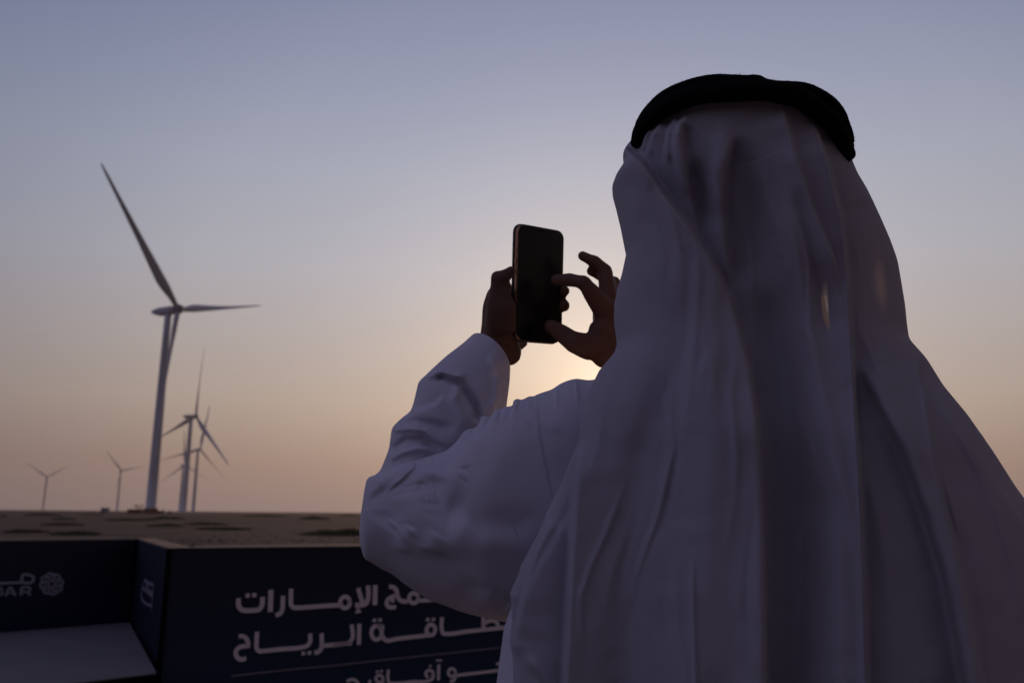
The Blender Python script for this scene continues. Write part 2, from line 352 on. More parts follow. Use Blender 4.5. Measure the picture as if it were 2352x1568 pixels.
# things at the foot of the turbines
def at_far(px, dist): 
    v = ray(px, 1172); k = dist/v[1]; return CAM[0]+v[0]*k, CAM[1]+dist
x, y = at_far(311, 400); bm = bmesh.new()
box_bm(bm, (0, 0, 1.0), (6.4, 2.4, 2.0))
for i in range(22): box_bm(bm, (-3.1+i*.295, -1.23, 1.0), (.14, .06, 1.8))
box_bm(bm, (0, 0, 2.05), (6.5, 2.5, .12))
o = bm_obj('storage_container', bm, M_rust); o.location = (x, y, gz(x, y)); tag(o, 'low rust red storage container left of the nearest tower foot', 'container')
x, y = at_far(241.5, 420); e = empty('cabin', (x, y, gz(x, y))); tag(e, 'small dark boxy site cabin left of the nearest tower', 'cabin')
bm = bmesh.new(); box_bm(bm, (0, 0, 1.2), (3.0, 2.6, 2.4)); bm_obj('wall', bm, M_cabin, e)
bm = bmesh.new(); box_bm(bm, (0, 0, 2.55), (3.4, 3.0, .26)); bm_obj('roof', bm, M_trim, e)
bm = bmesh.new(); box_bm(bm, (.6, -1.32, 1.0), (.8, .05, 1.9)); bm_obj('door', bm, M_dark, e)
x, y = at_far(374.5, 410); e = empty('control_box', (x, y, gz(x, y))); tag(e, 'small grey control box just right of the nearest tower foot', 'utility box')
bm = bmesh.new(); box_bm(bm, (0, 0, .9), (1.1, .9, 1.8)); bm_obj('housing', bm, M_cabin, e, bevel=.05)
bm = bmesh.new(); box_bm(bm, (.1, 0, 2.2), (.12, .12, .9)); bm_obj('antenna', bm, M_dark, e)
x, y = at_far(391, 430); bm = bmesh.new(); box_bm(bm, (0, 0, .7), (1.6, 1.2, 1.4)); box_bm(bm, (0, 0, 1.46), (1.8, 1.4, .12))
o = bm_obj('control_box', bm, M_cabin); o.location = (x, y, gz(x, y)); tag(o, 'lower grey box between the two nearest towers', 'utility box')
# sparse little tree beside the tower
x, y = at_far(316, 380); e = empty('small_tree', (x, y, gz(x, y))); tag(e, 'thin sparse little tree standing just left of the nearest tower', 'tree')
tb = bmesh.new()
def limb(bm, a, b, r1, r2):
    d = Vector(b)-Vector(a); mm = d.to_track_quat('Z', 'Y').to_matrix().to_4x4(); mm.translation = (Vector(a)+Vector(b))/2
    bmesh.ops.create_cone(bm, segments=6, radius1=r1, radius2=r2, depth=d.length, matrix=mm, cap_ends=True)
limb(tb, (0, 0, -.1), (.2, 0, 1.8), .13, .08)
tips = []
for i in range(9):
    a = random.uniform(0, 6.28); q = (.2+math.cos(a)*1.5, math.sin(a)*1.2, 2.6+random.uniform(0, 1.3)); limb(tb, (.2, 0, 1.5+random.random()*.3), q, .05, .02); tips.append(q)
bm_obj('trunk', tb, M_bark, e)
lv, lf = [], []
for q in tips:
    for i in range(45):
        c = np.array(q)+rng.normal(size=3)*[.4, .4, .14]; u = rng.normal(size=3)*.07; v = rng.normal(size=3)*.06; b = len(lv); lv += [c-u, c-v, c+u, c+v]; lf.append((b, b+1, b+2, b+3))
link_mesh('crown', np_mesh('crown', lv, lf), M_shrub, e, False)

# ------------------------------------------------------------------ navy sign wall
ZT = 1.23
a0 = ray_z(392, 1258.4, ZT); a1 = ray_z(827, 1253.6, ZT); dirR = (a1-a0)/np.linalg.norm(a1-a0)
c0 = ray_z(317, 1236.0, ZT); c1 = ray_z(0, 1240.5, ZT); dirL = (c1-c0)/np.linalg.norm(c1-c0)
Z_ = np.array([0, 0, 1.0])
nR = np.cross(dirR, Z_); nR = nR if nR[1] < 0 else -nR
nL = np.cross(dirL, Z_); nL = nL if nL[1] < 0 else -nL
dS = (a0-c0)/np.linalg.norm(a0-c0); nS = np.cross(dS, Z_); nS = nS if nS[0] < 0 else -nS
b1 = a0+dirR*3.6; cL = c0+dirL*2.8
wall = empty('sign_wall', (*a0[:2], 0)); tag(wall, 'waist-high stepped navy sign wall with white Arabic lettering, behind the man', 'sign wall')
def wpart(name, bm, m, **k):
    o = bm_obj(name, bm, m, wall, **k); o.matrix_parent_inverse = Matrix.Translation((-a0[0], -a0[1], 0)); return o
def prism(bm, poly, z0, z1):
    lo = [bm.verts.new((p[0], p[1], z0)) for p in poly]; hi = [bm.verts.new((p[0], p[1], z1)) for p in poly]
    n = len(poly); bm.faces.new(hi); bm.faces.new(lo[::-1])
    for i in range(n): bm.faces.new((lo[i], lo[(i+1) % n], hi[(i+1) % n], hi[i]))
T = .09
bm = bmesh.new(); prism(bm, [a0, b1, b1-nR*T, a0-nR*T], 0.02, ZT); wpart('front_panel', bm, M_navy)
bm = bmesh.new(); prism(bm, [c0-dS*.0, a0-dS*.004, a0-dS*.004-nS*T*.8, c0-nS*T*.8], 0.02, ZT-.006); wpart('side_panel', bm, mat('navy_side_shaded', (.012, .016, .032), rough=.8, spec=.08))  # darker copy of the navy, shade put into the colour of this side
bm = bmesh.new(); prism(bm, [c0+nS*.001, a0-dS*.004+nS*.001, a0-dS*.004-nS*T*.8, c0-nS*T*.8], ZT-.0055, ZT+.0005); wpart('top_rail', bm, M_cap)
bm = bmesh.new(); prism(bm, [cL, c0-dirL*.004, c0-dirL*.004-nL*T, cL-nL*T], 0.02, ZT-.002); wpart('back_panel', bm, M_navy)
# tan strip along the back of the top edge
bm = bmesh.new()
prism(bm, [a0+dirR*.10-nR*(T+.003), b1-nR*(T+.003), b1-nR*(T+.10), a0+dirR*.10-nR*(T+.10)], ZT-.12, ZT+.001); prism(bm, [cL-nL*(T+.003), c0-nL*(T+.003), c0-nL*(T+.10), cL-nL*(T+.10)], ZT-.12, ZT+.0015)
wpart('top_rail', bm, M_cap)
# thin dark joints at the corners
bm = bmesh.new(); prism(bm, [a0+nR*.004-dirR*.012, a0+nR*.004+dirR*.004, a0+nR*.0005+dirR*.004, a0+nR*.0005-dirR*.012], .02, ZT-.002)
prism(bm, [c0+nL*.004+dirL*.014, c0+nL*.004+dirL*.001, c0+nL*.0005+dirL*.001, c0+nL*.0005+dirL*.014], .02, ZT-.004); wpart('corner_joint', bm, M_trim)

def strokes(name, items, conv, p0, n, m, thick=.003):
    """flat printed strokes; items = (points, width in zoom units) or ('dot', x, y, s)"""
    V, Fc = [], []; n = n/np.linalg.norm(n); tdir = None
    def add_strip(C, hw):
        nonlocal V, Fc
        k = len(C); Tn = np.gradient(C, axis=0); Tn /= np.linalg.norm(Tn, axis=1)[:, None]; S = np.cross(Tn, n)
        b = len(V)
        for i in range(k):
            V += [C[i]+S[i]*hw+n*.0012, C[i]-S[i]*hw+n*.0012, C[i]+S[i]*hw+n*(.0012+thick), C[i]-S[i]*hw+n*(.0012+thick)]
        for i in range(k-1):
            a = b+i*4; Fc += [(a+2, a+3, a+7, a+6), (a, a+2, a+6, a+4), (a+1, a+5, a+7, a+3)]
        Fc += [(b, b+1, b+3, b+2), (b+k*4-4, b+k*4-2, b+k*4-1, b+k*4-3)]
    for it in items:
        if it[0] == 'dot':
            _, x, y, s = it; it = ([(x-s/2, y+s*.04), (x+s/2, y-s*.04)], s)
        pts, wd = it
        Q = crom(np.array(pts, float), max(2, len(pts)*7)) if len(pts) > 2 else np.array(pts, float)
        P3 = np.array([ray_plane(*conv(*q), p0, n) for q in Q])
        mid = pts[len(pts)//2]; A_ = ray_plane(*conv(mid[0], mid[1]-wd/2), p0, n); B_ = ray_plane(*conv(mid[0], mid[1]+wd/2), p0, n)
        add_strip(P3, np.linalg.norm(A_-B_)/2)
    o = link_mesh(name, np_mesh(name, V, Fc), m, wall, False); o.matrix_parent_inverse = Matrix.Translation((-a0[0], -a0[1], 0)); return o
z9 = lambda x, y: (516.8+x*.1652, 1309.2+y*.1652)
z10 = lambda x, y: (775.2+x*.1709, 1309.2+y*.1709)
def arc(cx, cy, rx, ry, a0_, a1_, n=14):
    return [(cx+rx*math.cos(rad(a0_+(a1_-a0_)*i/(n-1))), cy-ry*math.sin(rad(a0_+(a1_-a0_)*i/(n-1)))) for i in range(n)]
W9 = 68
s9 = [([(185, 385), (183, 450), (195, 510), (240, 548), (310, 556), (400, 552), (470, 540), (505, 500), (517, 440), (520, 365)], 66), ('dot', 313, 348, 56), ('dot', 405, 342, 56),
      ([(636, 270), (626, 575)], 70), ([(803, 352), (800, 440), (797, 520), (775, 585), (700, 625)], 62),
      ([(917, 255), (913, 400), (915, 470), (945, 512), (1010, 516), (1200, 505), (1400, 490), (1600, 480)], 62), (arc(1665, 443, 66, 78, 0, 385, 24), 60),
      # second line
      ([(190, 915), (240, 910), (295, 945), (318, 1000), (322, 1035)], 58), ([(345, 1040), (265, 1050), (190, 1070), (148, 1130), (160, 1195), (210, 1232), (290, 1220)], 62),
      ([(443, 850), (435, 1000), (440, 1085), (470, 1118), (540, 1114), (800, 1090), (1080, 1062), (1140, 1045), (1172, 1005), (1180, 875)], 60), ('dot', 1085, 1150, 50), ('dot', 1170, 1143, 50),
      ([(1340, 872), (1342, 1000), (1335, 1075), (1300, 1125), (1240, 1140)], 60), ([(1342, 1048), (1500, 1030), (1760, 1008)], 58)]
s10 = [([(275, 235), (300, 330), (335, 440)], 62), ([(408, 200), (400, 400), (385, 440), (350, 458), (235, 462)], 62), ([(503, 195), (498, 462)], 66), ([(268, 500), (268, 520), (300, 545)], 34), ([(235, 560), (310, 550)], 30),
       ([(690, 215), (740, 222), (785, 262), (800, 330), (820, 380), (870, 412), (940, 415)], 58), ([(800, 335), (730, 355), (670, 395), (655, 445), (680, 485), (780, 492)], 56), ('dot', 737, 405, 46),
       (arc(1020, 370, 60, 66, 0, 385, 24), 56), ([(1080, 400), (1180, 400), (1290, 388), (1390, 372), (1400, 280)], 56), ([(1490, 150), (1486, 400)], 58), ([(1620, 240), (1616, 350), (1585, 375), (1500, 385)], 56), ([(1730, 230), (1726, 350), (1700, 420), (1650, 450)], 56), ([(1900, 205), (1896, 330), (1860, 360), (1740, 372)], 56),
       # second line: the rest
       ([(-60, 1000), (60, 985), (150, 968), (185, 930), (190, 725)], 56), ([(290, 715), (283, 995)], 58),
       (arc(520, 835, 68, 92, 20, 340, 24), 56), ([(600, 740), (598, 880), (640, 930), (800, 915), (1000, 892), (1180, 872), (1290, 850), (1310, 790), (1290, 740), (1240, 725), (1205, 760), (1190, 810), (1215, 860)], 54), ([(600, 745), (560, 748), (520, 748)], 50), ('dot', 490, 668, 44), ('dot', 567, 664, 44), ('dot', 1208, 660, 44), ('dot', 1285, 656, 44),
       ([(1400, 628), (1396, 780), (1415, 845), (1470, 850), (1700, 822), (2000, 790), (2240, 765), (2330, 755)], 54), ([(1958, 520), (1955, 770)], 56), ([(1960, 720), (2020, 680), (2090, 672), (2140, 700), (2150, 760)], 52), ([(2330, 755), (2380, 745), (2384, 530)], 54)]
o = strokes('lettering', s9, z9, a0+nR*.0, nR, M_text); o['label'] = 'large white Arabic letters, left half of the two lines'
o = strokes('lettering', s10, z10, a0, nR, M_text); o['label'] = 'large white Arabic letters, right half of the two lines'
s3 = [(arc(1532, 1368, 48, 52, 0, 380, 20), 40), ([(1582, 1380), (1580, 1430), (1555, 1475), (1510, 1490)], 42), ([(1585, 1408), (1800, 1382), (2000, 1360), (2150, 1342), (2260, 1330), (2300, 1290)], 40), ([(1357, 1260), (1352, 1470)], 44), ([(1325, 1215), (1350, 1200), (1375, 1212), (1400, 1200)], 20), ('dot', 1243, 1283, 28),
      (arc(1232, 1385, 50, 48, -60, 250, 20), 38), ([(1285, 1400), (1275, 1450), (1240, 1470), (1000, 1492), (760, 1512), (690, 1505), (675, 1460), (680, 1330)], 40), ('dot', 530, 1358, 32), ('dot', 586, 1350, 32),
      (arc(560, 1450, 48, 46, 0, 370, 20), 38), ([(608, 1460), (600, 1540), (560, 1600), (480, 1610), (430, 1570), (432, 1470)], 38), ([(120, 1490), (180, 1462), (240, 1475), (275, 1520), (290, 1600)], 40), ([(2130, 1260), (2180, 1240), (2230, 1240)], 36)]
o = strokes('subtitle', s3, z10, a0, nR, M_text)
ln = strokes('rule', [([(90, 1465), (800, 1385), (1738, 1300)], 22)], z9, a0, nR, M_line)
ln = strokes('rule', [([(-5, 1267), (1000, 1160), (2500, 1000)], 22)], z10, a0, nR, M_line)
# emblem and name on the recessed panel
z11 = lambda x, y: (x*.1709, 1263.2+y*.1709)
em = []
for k in range(8):
    a = 45*k+10
    cx, cy = 690+95*math.cos(rad(a)), 450-92*math.sin(rad(a))
    em.append((arc(cx, cy, 58, 52, a-150, a+110, 12), 30))
    em.append(([(690+30*math.cos(rad(a-60)), 450-30*math.sin(rad(a-60))), (690+75*math.cos(rad(a-38)), 450-75*math.sin(rad(a-38)))], 26))
strokes('emblem', em, z11, c0, nL, M_dimtext)
nmz = [([(-400, 480), (-200, 455), (0, 442), (270, 430), (420, 425), (446, 400), (440, 350), (400, 332), (300, 336), (290, 380), (292, 428)], 34),
       ([(20, 510), (24, 600)], 34), ([(-60, 505), (0, 505), (22, 545), (0, 600), (-60, 605)], 30),
       ([(70, 612), (135, 498), (205, 610)], 32), ([(95, 575), (180, 572)], 24), ([(280, 605), (282, 500)], 34), ([(280, 498), (380, 496), (405, 515), (390, 545), (285, 550)], 28), ([(370, 550), (402, 600)], 32)]
strokes('lettering', nmz, z11, c0, nL, M_dimtext)['label'] = 'small pale name beside the round emblem'
z3 = lambda x, y: (x*.286, 1119.7+y*.286)
em2 = [([(1238, 770), (1232, 900), (1224, 985)], 22), ([(1165, 740), (1200, 765), (1236, 775)], 22), ([(1150, 800), (1190, 835), (1232, 870)], 20), ([(1140, 850), (1150, 900), (1190, 935), (1226, 945)], 18), ([(1160, 770), (1145, 820), (1142, 860)], 16), ([(1180, 780), (1210, 830), (1234, 840)], 16)]
strokes('emblem', em2, z3, a0, nS, M_line)

# grey display counter standing in the recess
k0 = ray_plane(298, 1426, c0+nL*.01, nL)+nL*.012; zc = k0[2]
k1 = ray_plane(368, 1548, a0+nS*.02, nS)
k1[2] = min(k1[2], zc)
kl = k0+dirL*2.6; kl2 = k1+dirL*2.7
e = empty('display_counter', (*((k0+kl2)/2)[:2], 0)); tag(e, 'pale grey topped counter with black edge standing in the recess of the navy wall', 'counter')
pin = Matrix.Translation((-e.location.x, -e.location.y, 0))
def slab(name, P, th, m):
    bm = bmesh.new(); hi = [bm.verts.new(p) for p in P]; lo = [bm.verts.new(np.array(p)-Z_*th) for p in P]
    bm.faces.new(hi); bm.faces.new(lo[::-1])
    for i in range(4): bm.faces.new((lo[i], lo[(i+1) % 4], hi[(i+1) % 4], hi[i]))
    o = bm_obj(name, bm, m, e); o.matrix_parent_inverse = pin; return o
slab('frame', [k0, kl, kl2, k1], .07, M_trim)
ins = lambda a, b, t: a+(b-a)*t
q0 = ins(k0, kl, .004)+(k1-k0)*.035; q1 = kl+(kl2-kl)*.035; q2 = kl+(kl2-kl)*.985; q3 = ins(k1, kl2, .004)-(k1-k0)*.012
up4 = Z_*.004
slab('top_panel', [q0+up4, q1+up4, q2+up4, q3+up4], .006, M_counter)
bm = bmesh.new(); dd = (k1-k0); s0 = k0+dirL*.06+dd*.1; s1 = kl; s2 = kl+dd*.8; s3_ = k0+dirL*.06+dd*.8
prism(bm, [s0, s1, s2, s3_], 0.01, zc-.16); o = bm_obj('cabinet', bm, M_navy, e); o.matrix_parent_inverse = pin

# ------------------------------------------------------------------ the man
def fold_field(folds, px, py, FG=2.0):
    """sum of crease profiles over picture positions, in metres towards the viewer"""
    h = np.zeros_like(px)
    for f in folds:
        P = np.array(f['p'], float); kind = f['k']; amp = f['a']
        best = np.full(px.shape, 1e9); sg = np.zeros_like(px); tt = np.zeros_like(px)
        seg = np.linalg.norm(np.diff(P, axis=0), axis=1); cum = np.r_[0, np.cumsum(seg)]; tot_ = cum[-1]
        for i in range(len(P)-1):
            ax_, ay_ = P[i]; bx_, by_ = P[i+1]; dx, dy = bx_-ax_, by_-ay_; l2 = dx*dx+dy*dy
            t = ((px-ax_)*dx+(py-ay_)*dy)/l2; tcl = np.clip(t, 0, 1)
            qx, qy = px-(ax_+tcl*dx), py-(ay_+tcl*dy); d = np.hypot(qx, qy); s = np.sign(-(dx*(py-ay_)-dy*(px-ax_)))
            u = d < best; best = np.where(u, d, best); sg = np.where(u, s, sg); tt = np.where(u, (cum[i]+tcl*seg[i])/tot_, tt)
        fi, fo = f.get('fi', .12), f.get('fo', .12)
        tap = np.ones_like(px)
        if fi > 0: tap = tap*np.clip(tt/fi, 0, 1)
        if fo > 0: tap = tap*np.clip((1-tt)/fo, 0, 1)
        tap = tap*tap*(3-2*tap); sd = sg*best
        if kind == 'ridge': g_ = np.exp(-(sd/f['w'])**2)
        elif kind == 'step':              # layer on the left of the line lies over the right one
            s_ = 1/(1+np.exp(np.clip(sd/f.get('e', 3), -40, 40))); g_ = s_*np.exp(-np.abs(sd)/f['w'])-(1-s_)*f.get('b', .5)*np.exp(-np.abs(sd)/f.get('w2', f['w']))+f.get('lip', 0)*np.exp(-((sd+5)/4)**2)
        elif kind == 'stepr':
            s_ = 1/(1+np.exp(np.clip(-sd/f.get('e', 3), -40, 40))); g_ = s_*np.exp(-np.abs(sd)/f['w'])-(1-s_)*f.get('b', .5)*np.exp(-np.abs(sd)/f.get('w2', f['w']))
        h += FG*amp*tap*g_
    return h
def nz_grid(px, py, s, seed, amp):
    """smooth noise on picture positions"""
    r = np.random.default_rng(seed); n = 64; G = r.normal(size=(n, n))
    u = (px/s) % n; v = (py/s) % n; i = np.floor(u).astype(int); j = np.floor(v).astype(int); fu = u-i; fv = v-j
    fu = fu*fu*(3-2*fu); fv = fv*fv*(3-2*fv); i %= n; j %= n; i1 = (i+1) % n; j1 = (j+1) % n
    return amp*((G[i, j]*(1-fu)+G[i1, j]*fu)*(1-fv)+(G[i, j1]*(1-fu)+G[i1, j1]*fu)*fv)

person = empty('person', (*pix(1720, 1000, .93)[:2], 0)); tag(person, 'man seen from behind in white robe and headscarf with black cord, raising a phone', 'person')
pinv = Matrix.Translation((-person.location.x, -person.location.y, 0))
def under(o): o.parent = person; o.matrix_parent_inverse = pinv; return o

# ---- body: one continuous surface grown from tapering limbs
chains = []
P_ = lambda px, py, d, r: (*pix(px, py, d), r)
Z5 = lambda x, y, d, r: (*pix(1033.6+x*.2685, 459.4+y*.2685, d), r*.2685/F*d*1.05)
# head
chains += [[P_(1705, 358, .915, .078), P_(1705, 392, .915, .090), P_(1702, 420, .925, .092), P_(1698, 500, .95, .078), P_(1690, 570, .985, .056), P_(1686, 600, 1.0, .035)],
           [P_(1700, 480, .91, .062), P_(1708, 640, .905, .068), P_(1716, 760, .90, .072), P_(1715, 860, .89, .078)],
           [P_(1690, 380, 1.0, .03), P_(1688, 440, 1.035, .013), P_(1688, 470, 1.047, .016), P_(1688, 480, 1.02, .02)],   # nose
           [P_(1660, 520, 1.02, .012), P_(1688, 522, 1.03, .013), P_(1716, 520, 1.02, .012)],                           # mouth
           [P_(1630, 395, 1.0, .014), P_(1688, 385, 1.015, .016), P_(1745, 395, 1.0, .014)],                            # brow
           [P_(1592, 400, .94, .016), P_(1588, 450, .945, .012)], [P_(1812, 400, .94, .016), P_(1815, 450, .945, .012)]]  # ears
# torso
chains += [[P_(1450, 960, .90, .050), P_(1580, 900, .89, .058), P_(1715, 885, .885, .068), P_(1860, 900, .885, .058), P_(2010, 970, .89, .050)]]
tc_ = pix(1720, 1000, .885)
for sx in (-1, 1):
    chains += [[(tc_[0]+sx*.10, tc_[1]+.0, 1.40, .085), (tc_[0]+sx*.09, tc_[1]+.01, 1.22, .095), (tc_[0]+sx*.08, tc_[1]+.01, 1.08, .09), (tc_[0]+sx*.095, tc_[1]+.0, .95, .10)],
               [(tc_[0]+sx*.10, tc_[1], .93, .10), (tc_[0]+sx*.11, tc_[1]+.01, .75, .078), (tc_[0]+sx*.115, tc_[1]+.01, .52, .055), (tc_[0]+sx*.12, tc_[1]-.01, .38, .055), (tc_[0]+sx*.125, tc_[1]-.01, .12, .037), (tc_[0]+sx*.13, tc_[1]-.01, .06, .038)],
               [(tc_[0]+sx*.13, tc_[1]-.05, .035, .032), (tc_[0]+sx*.14, tc_[1]+.06, .04, .038), (tc_[0]+sx*.15, tc_[1]+.15, .028, .026)]]
chains += [[(tc_[0], tc_[1], 1.42, .10), (tc_[0], tc_[1]+.01, 1.0, .10)]]
# left arm
chains += [[P_(1440, 985, .90, .050), P_(1250, 1080, .92, .046), P_(1040, 1140, .955, .038), P_(925, 1165, .985, .033)],
           [P_(925, 1165, .985, .033), P_(985, 1030, 1.03, .036), P_(1065, 880, 1.07, .031), Z5(340, 1330, 1.09, 120)]]
# left hand round the phone
chains += [[Z5(330, 1330, 1.09, 125), Z5(395, 1190, 1.095, 140), Z5(420, 1060, 1.10, 148), Z5(413, 930, 1.10, 136), Z5(412, 830, 1.095, 104)],
           [Z5(420, 1080, 1.085, 120), Z5(425, 900, 1.075, 112), Z5(418, 780, 1.07, 82), Z5(410, 665, 1.065, 64)],
           [Z5(408, 668, 1.065, 62), Z5(470, 650, 1.06, 56), Z5(522, 608, 1.058, 46)], [Z5(425, 770, 1.07, 82), Z5(490, 920, 1.066, 74), Z5(505, 1080, 1.072, 66)], [Z5(440, 680, 1.07, 55), Z5(462, 740, 1.07, 66)], [Z5(330, 1225, 1.095, 100), Z5(300, 1330, 1.09, 110)],
           [Z5(440, 1180, 1.10, 125), Z5(505, 1310, 1.105, 106), Z5(530, 1300, 1.115, 84)],
           [Z5(480, 1200, 1.115, 100), Z5(500, 1050, 1.13, 90), Z5(490, 900, 1.13, 85)]]
chains += [[Z5(480, 870, 1.125, 66), Z5(610, 700, 1.165, 54), Z5(760, 620, 1.17, 48), Z5(860, 600, 1.16, 40)],        # index, behind the phone
           [Z5(490, 930, 1.13, 68), Z5(640, 830, 1.175, 58), Z5(840, 780, 1.175, 52), Z5(960, 775, 1.145, 52), Z5(978, 778, 1.132, 48)],
           [Z5(500, 1030, 1.13, 68), Z5(650, 960, 1.175, 58), Z5(850, 915, 1.175, 56), Z5(955, 903, 1.145, 58), Z5(972, 903, 1.132, 55)],
           [Z5(520, 1180, 1.12, 62), Z5(580, 1240, 1.145, 52), Z5(628, 1225, 1.15, 38)]]
# right arm (behind the headscarf) and pinching hand
chains += [[P_(2010, 985, .90, .048), P_(2000, 1130, .95, .045), P_(1930, 1260, 1.0, .040), P_(1850, 1300, 1.04, .038)],
           [P_(1850, 1300, 1.04, .038), P_(1700, 1150, 1.07, .042), P_(1540, 980, 1.09, .036), Z5(1480, 1420, 1.10, 118)],
           [Z5(1480, 1420, 1.10, 118), Z5(1400, 1300, 1.10, 138), Z5(1370, 1160, 1.10, 150), Z5(1360, 1020, 1.10, 138), Z5(1330, 900, 1.10, 108)],
           [Z5(1330, 1310, 1.09, 130), Z5(1290, 1120, 1.085, 108)]]
chains += [[Z5(1380, 1010, 1.095, 120), Z5(1290, 900, 1.085, 92), Z5(1205, 785, 1.075, 72), Z5(1145, 705, 1.07, 63)], [Z5(1145, 703, 1.07, 61), Z5(1020, 682, 1.082, 58), Z5(912, 684, 1.085, 52)],
           [Z5(1370, 950, 1.10, 100), Z5(1355, 830, 1.10, 84), Z5(1340, 720, 1.105, 70), Z5(1325, 610, 1.11, 66)], [Z5(1325, 606, 1.11, 64), Z5(1240, 530, 1.11, 54), Z5(1133, 478, 1.11, 44)],
           [Z5(1400, 930, 1.11, 90), Z5(1390, 800, 1.115, 72), Z5(1360, 690, 1.12, 56), Z5(1280, 640, 1.12, 48), Z5(1204, 607, 1.12, 42)],
           [Z5(1430, 950, 1.12, 80), Z5(1430, 800, 1.13, 62), Z5(1405, 700, 1.135, 50), Z5(1340, 720, 1.14, 42)],
           [Z5(1330, 1240, 1.09, 135), Z5(1180, 1255, 1.08, 112), Z5(1060, 1215, 1.075, 92)], [Z5(1060, 1215, 1.075, 88), Z5(950, 1135, 1.08, 76), Z5(862, 1078, 1.083, 60)]]
nch = []
for ch in chains:           # knuckles: fingers swell at the joints and narrow between them
    if max(q[3] for q in ch) < .0108*3.2 and len(ch) in (2, 3, 4, 5) and ch[0][1] > pix(1300, 700, 1.04)[1]:
        c2 = [ch[0]]
        for a, b in zip(ch, ch[1:]):
            if max(a[3], b[3]) < .0135: c2.append((*[(a[i]+b[i])/2 for i in range(3)], (a[3]+b[3])/2*.92))
            c2.append(b)
        ch = [(*q[:3], q[3]*(1.05 if 0 < i < len(c2)-1 and i % 2 == 0 and q[3] < .0125 else 1)) for i, q in enumerate(c2)]
    nch.append(ch)
chains = nch
bm = bmesh.new()
sph = bmesh.new(); bmesh.ops.create_icosphere(sph, subdivisions=2, radius=1); SP = [v.co.copy() for v in sph.verts]; sph.free()
for ch in chains:
    for a, b in zip(ch, ch[1:]):
        t = bmesh.new()
        for q in (a, b):
            for s in SP: t.verts.new(Vector(q[:3])+s*q[3])
        r = bmesh.ops.convex_hull(t, input=t.verts)
        dead = list({g_ for g_ in r['geom_interior']+r['geom_unused'] if isinstance(g_, bmesh.types.BMVert)})
        bmesh.ops.delete(t, geom=dead, context='VERTS')
        tm = bpy.data.meshes.new('t'); t.to_mesh(tm); t.free(); bm.from_mesh(tm); bpy.data.meshes.remove(tm)
raw = bpy.data.meshes.new('raw'); bm.to_mesh(raw); bm.free()
ro = bpy.data.objects.new('raw', raw); col.objects.link(ro)
rm = ro.modifiers.new('r', 'REMESH'); rm.mode = 'VOXEL'; rm.voxel_size = .0026; rm.use_smooth_shade = True
sm = ro.modifiers.new('s', 'SMOOTH'); sm.factor = .5; sm.iterations = 7
dg = bpy.context.evaluated_depsgraph_get(); me = bpy.data.meshes.new_from_object(ro.evaluated_get(dg)); me.name = 'body'
bpy.data.objects.remove(ro); bpy.data.meshes.remove(raw)
me.materials.clear(); body = link_mesh('body', me, M_skin); under(body)

# ---- lofted clothing: rings between a left and a right outline
def loft(name, A, B, dc, rn, rf, m, folds=(), M_=360, bulge=None, noisea=0, seed=1, pw=.85, rowdrop=None, mask=None, fg=2.0, extra=None):
    N_ = len(A)
    def smo(v, k=41):
        v = np.asarray(v, float); pad = np.r_[2*v[0]-v[1:k//2+1][::-1], v, 2*v[-1]-v[-k//2:-1][::-1]]; kk_ = np.hanning(k+2)[1:-1]; kk_ /= kk_.sum(); return np.convolve(pad, kk_, 'valid')[:len(v)]
    dc, rn, rf = smo(dc), smo(rn), smo(rf)
    if rowdrop is not None: rowdrop = smo(rowdrop)
    As = np.c_[smo(A[:, 0]), smo(A[:, 1])]; Bs = np.c_[smo(B[:, 0]), smo(B[:, 1])]
    ph = np.linspace(-math.pi, math.pi, M_, endpoint=False)[None, :]
    s, c = np.sin(ph), np.cos(ph)
    mx, my = (As[:, 0]+Bs[:, 0])/2, (As[:, 1]+Bs[:, 1])/2; hx, hy = (Bs[:, 0]-As[:, 0])/2, (Bs[:, 1]-As[:, 1])/2
    wl = np.clip(-s, 0, 1)**9; wr = np.clip(s, 0, 1)**9
    px = mx[:, None]+hx[:, None]*s+(A-As)[:, 0:1]*wl+(B-Bs)[:, 0:1]*wr; py = my[:, None]+hy[:, None]*s+(A-As)[:, 1:2]*wl+(B-Bs)[:, 1:2]*wr
    if rowdrop is not None: py = py-rowdrop[:, None]*c
    if bulge is not None:
        px = px+bulge[:, 0:1]*c; py = py+bulge[:, 1:2]*c
    rr = np.where(c > 0, rn[:, None], rf[:, None]); d = dc[:, None]-np.sign(c)*np.abs(c)**pw*rr
    fr = np.clip(c*4, 0, 1); fr = np.where(c > 0, fr, np.clip(-c*4, 0, 1)*.35)
    h = fold_field(folds, px, py, fg)*fr if len(folds) else 0
    if noisea: h = h+(nz_grid(px, py, 90, seed, noisea)+nz_grid(px, py, 37, seed+5, noisea*.35))*np.clip(np.abs(c)*3, 0, 1)
    d = d-h*np.where(c >= 0, 1, -1)
    if extra is not None: d = extra(d, s)
    V = pix(px, py, d)
    Fc = grid_faces(N_, M_, True, mask(ph, py, px) if mask else None)
    o = link_mesh(name, np_mesh(name, V.reshape(-1, 3), Fc), m)
    return under(o), V

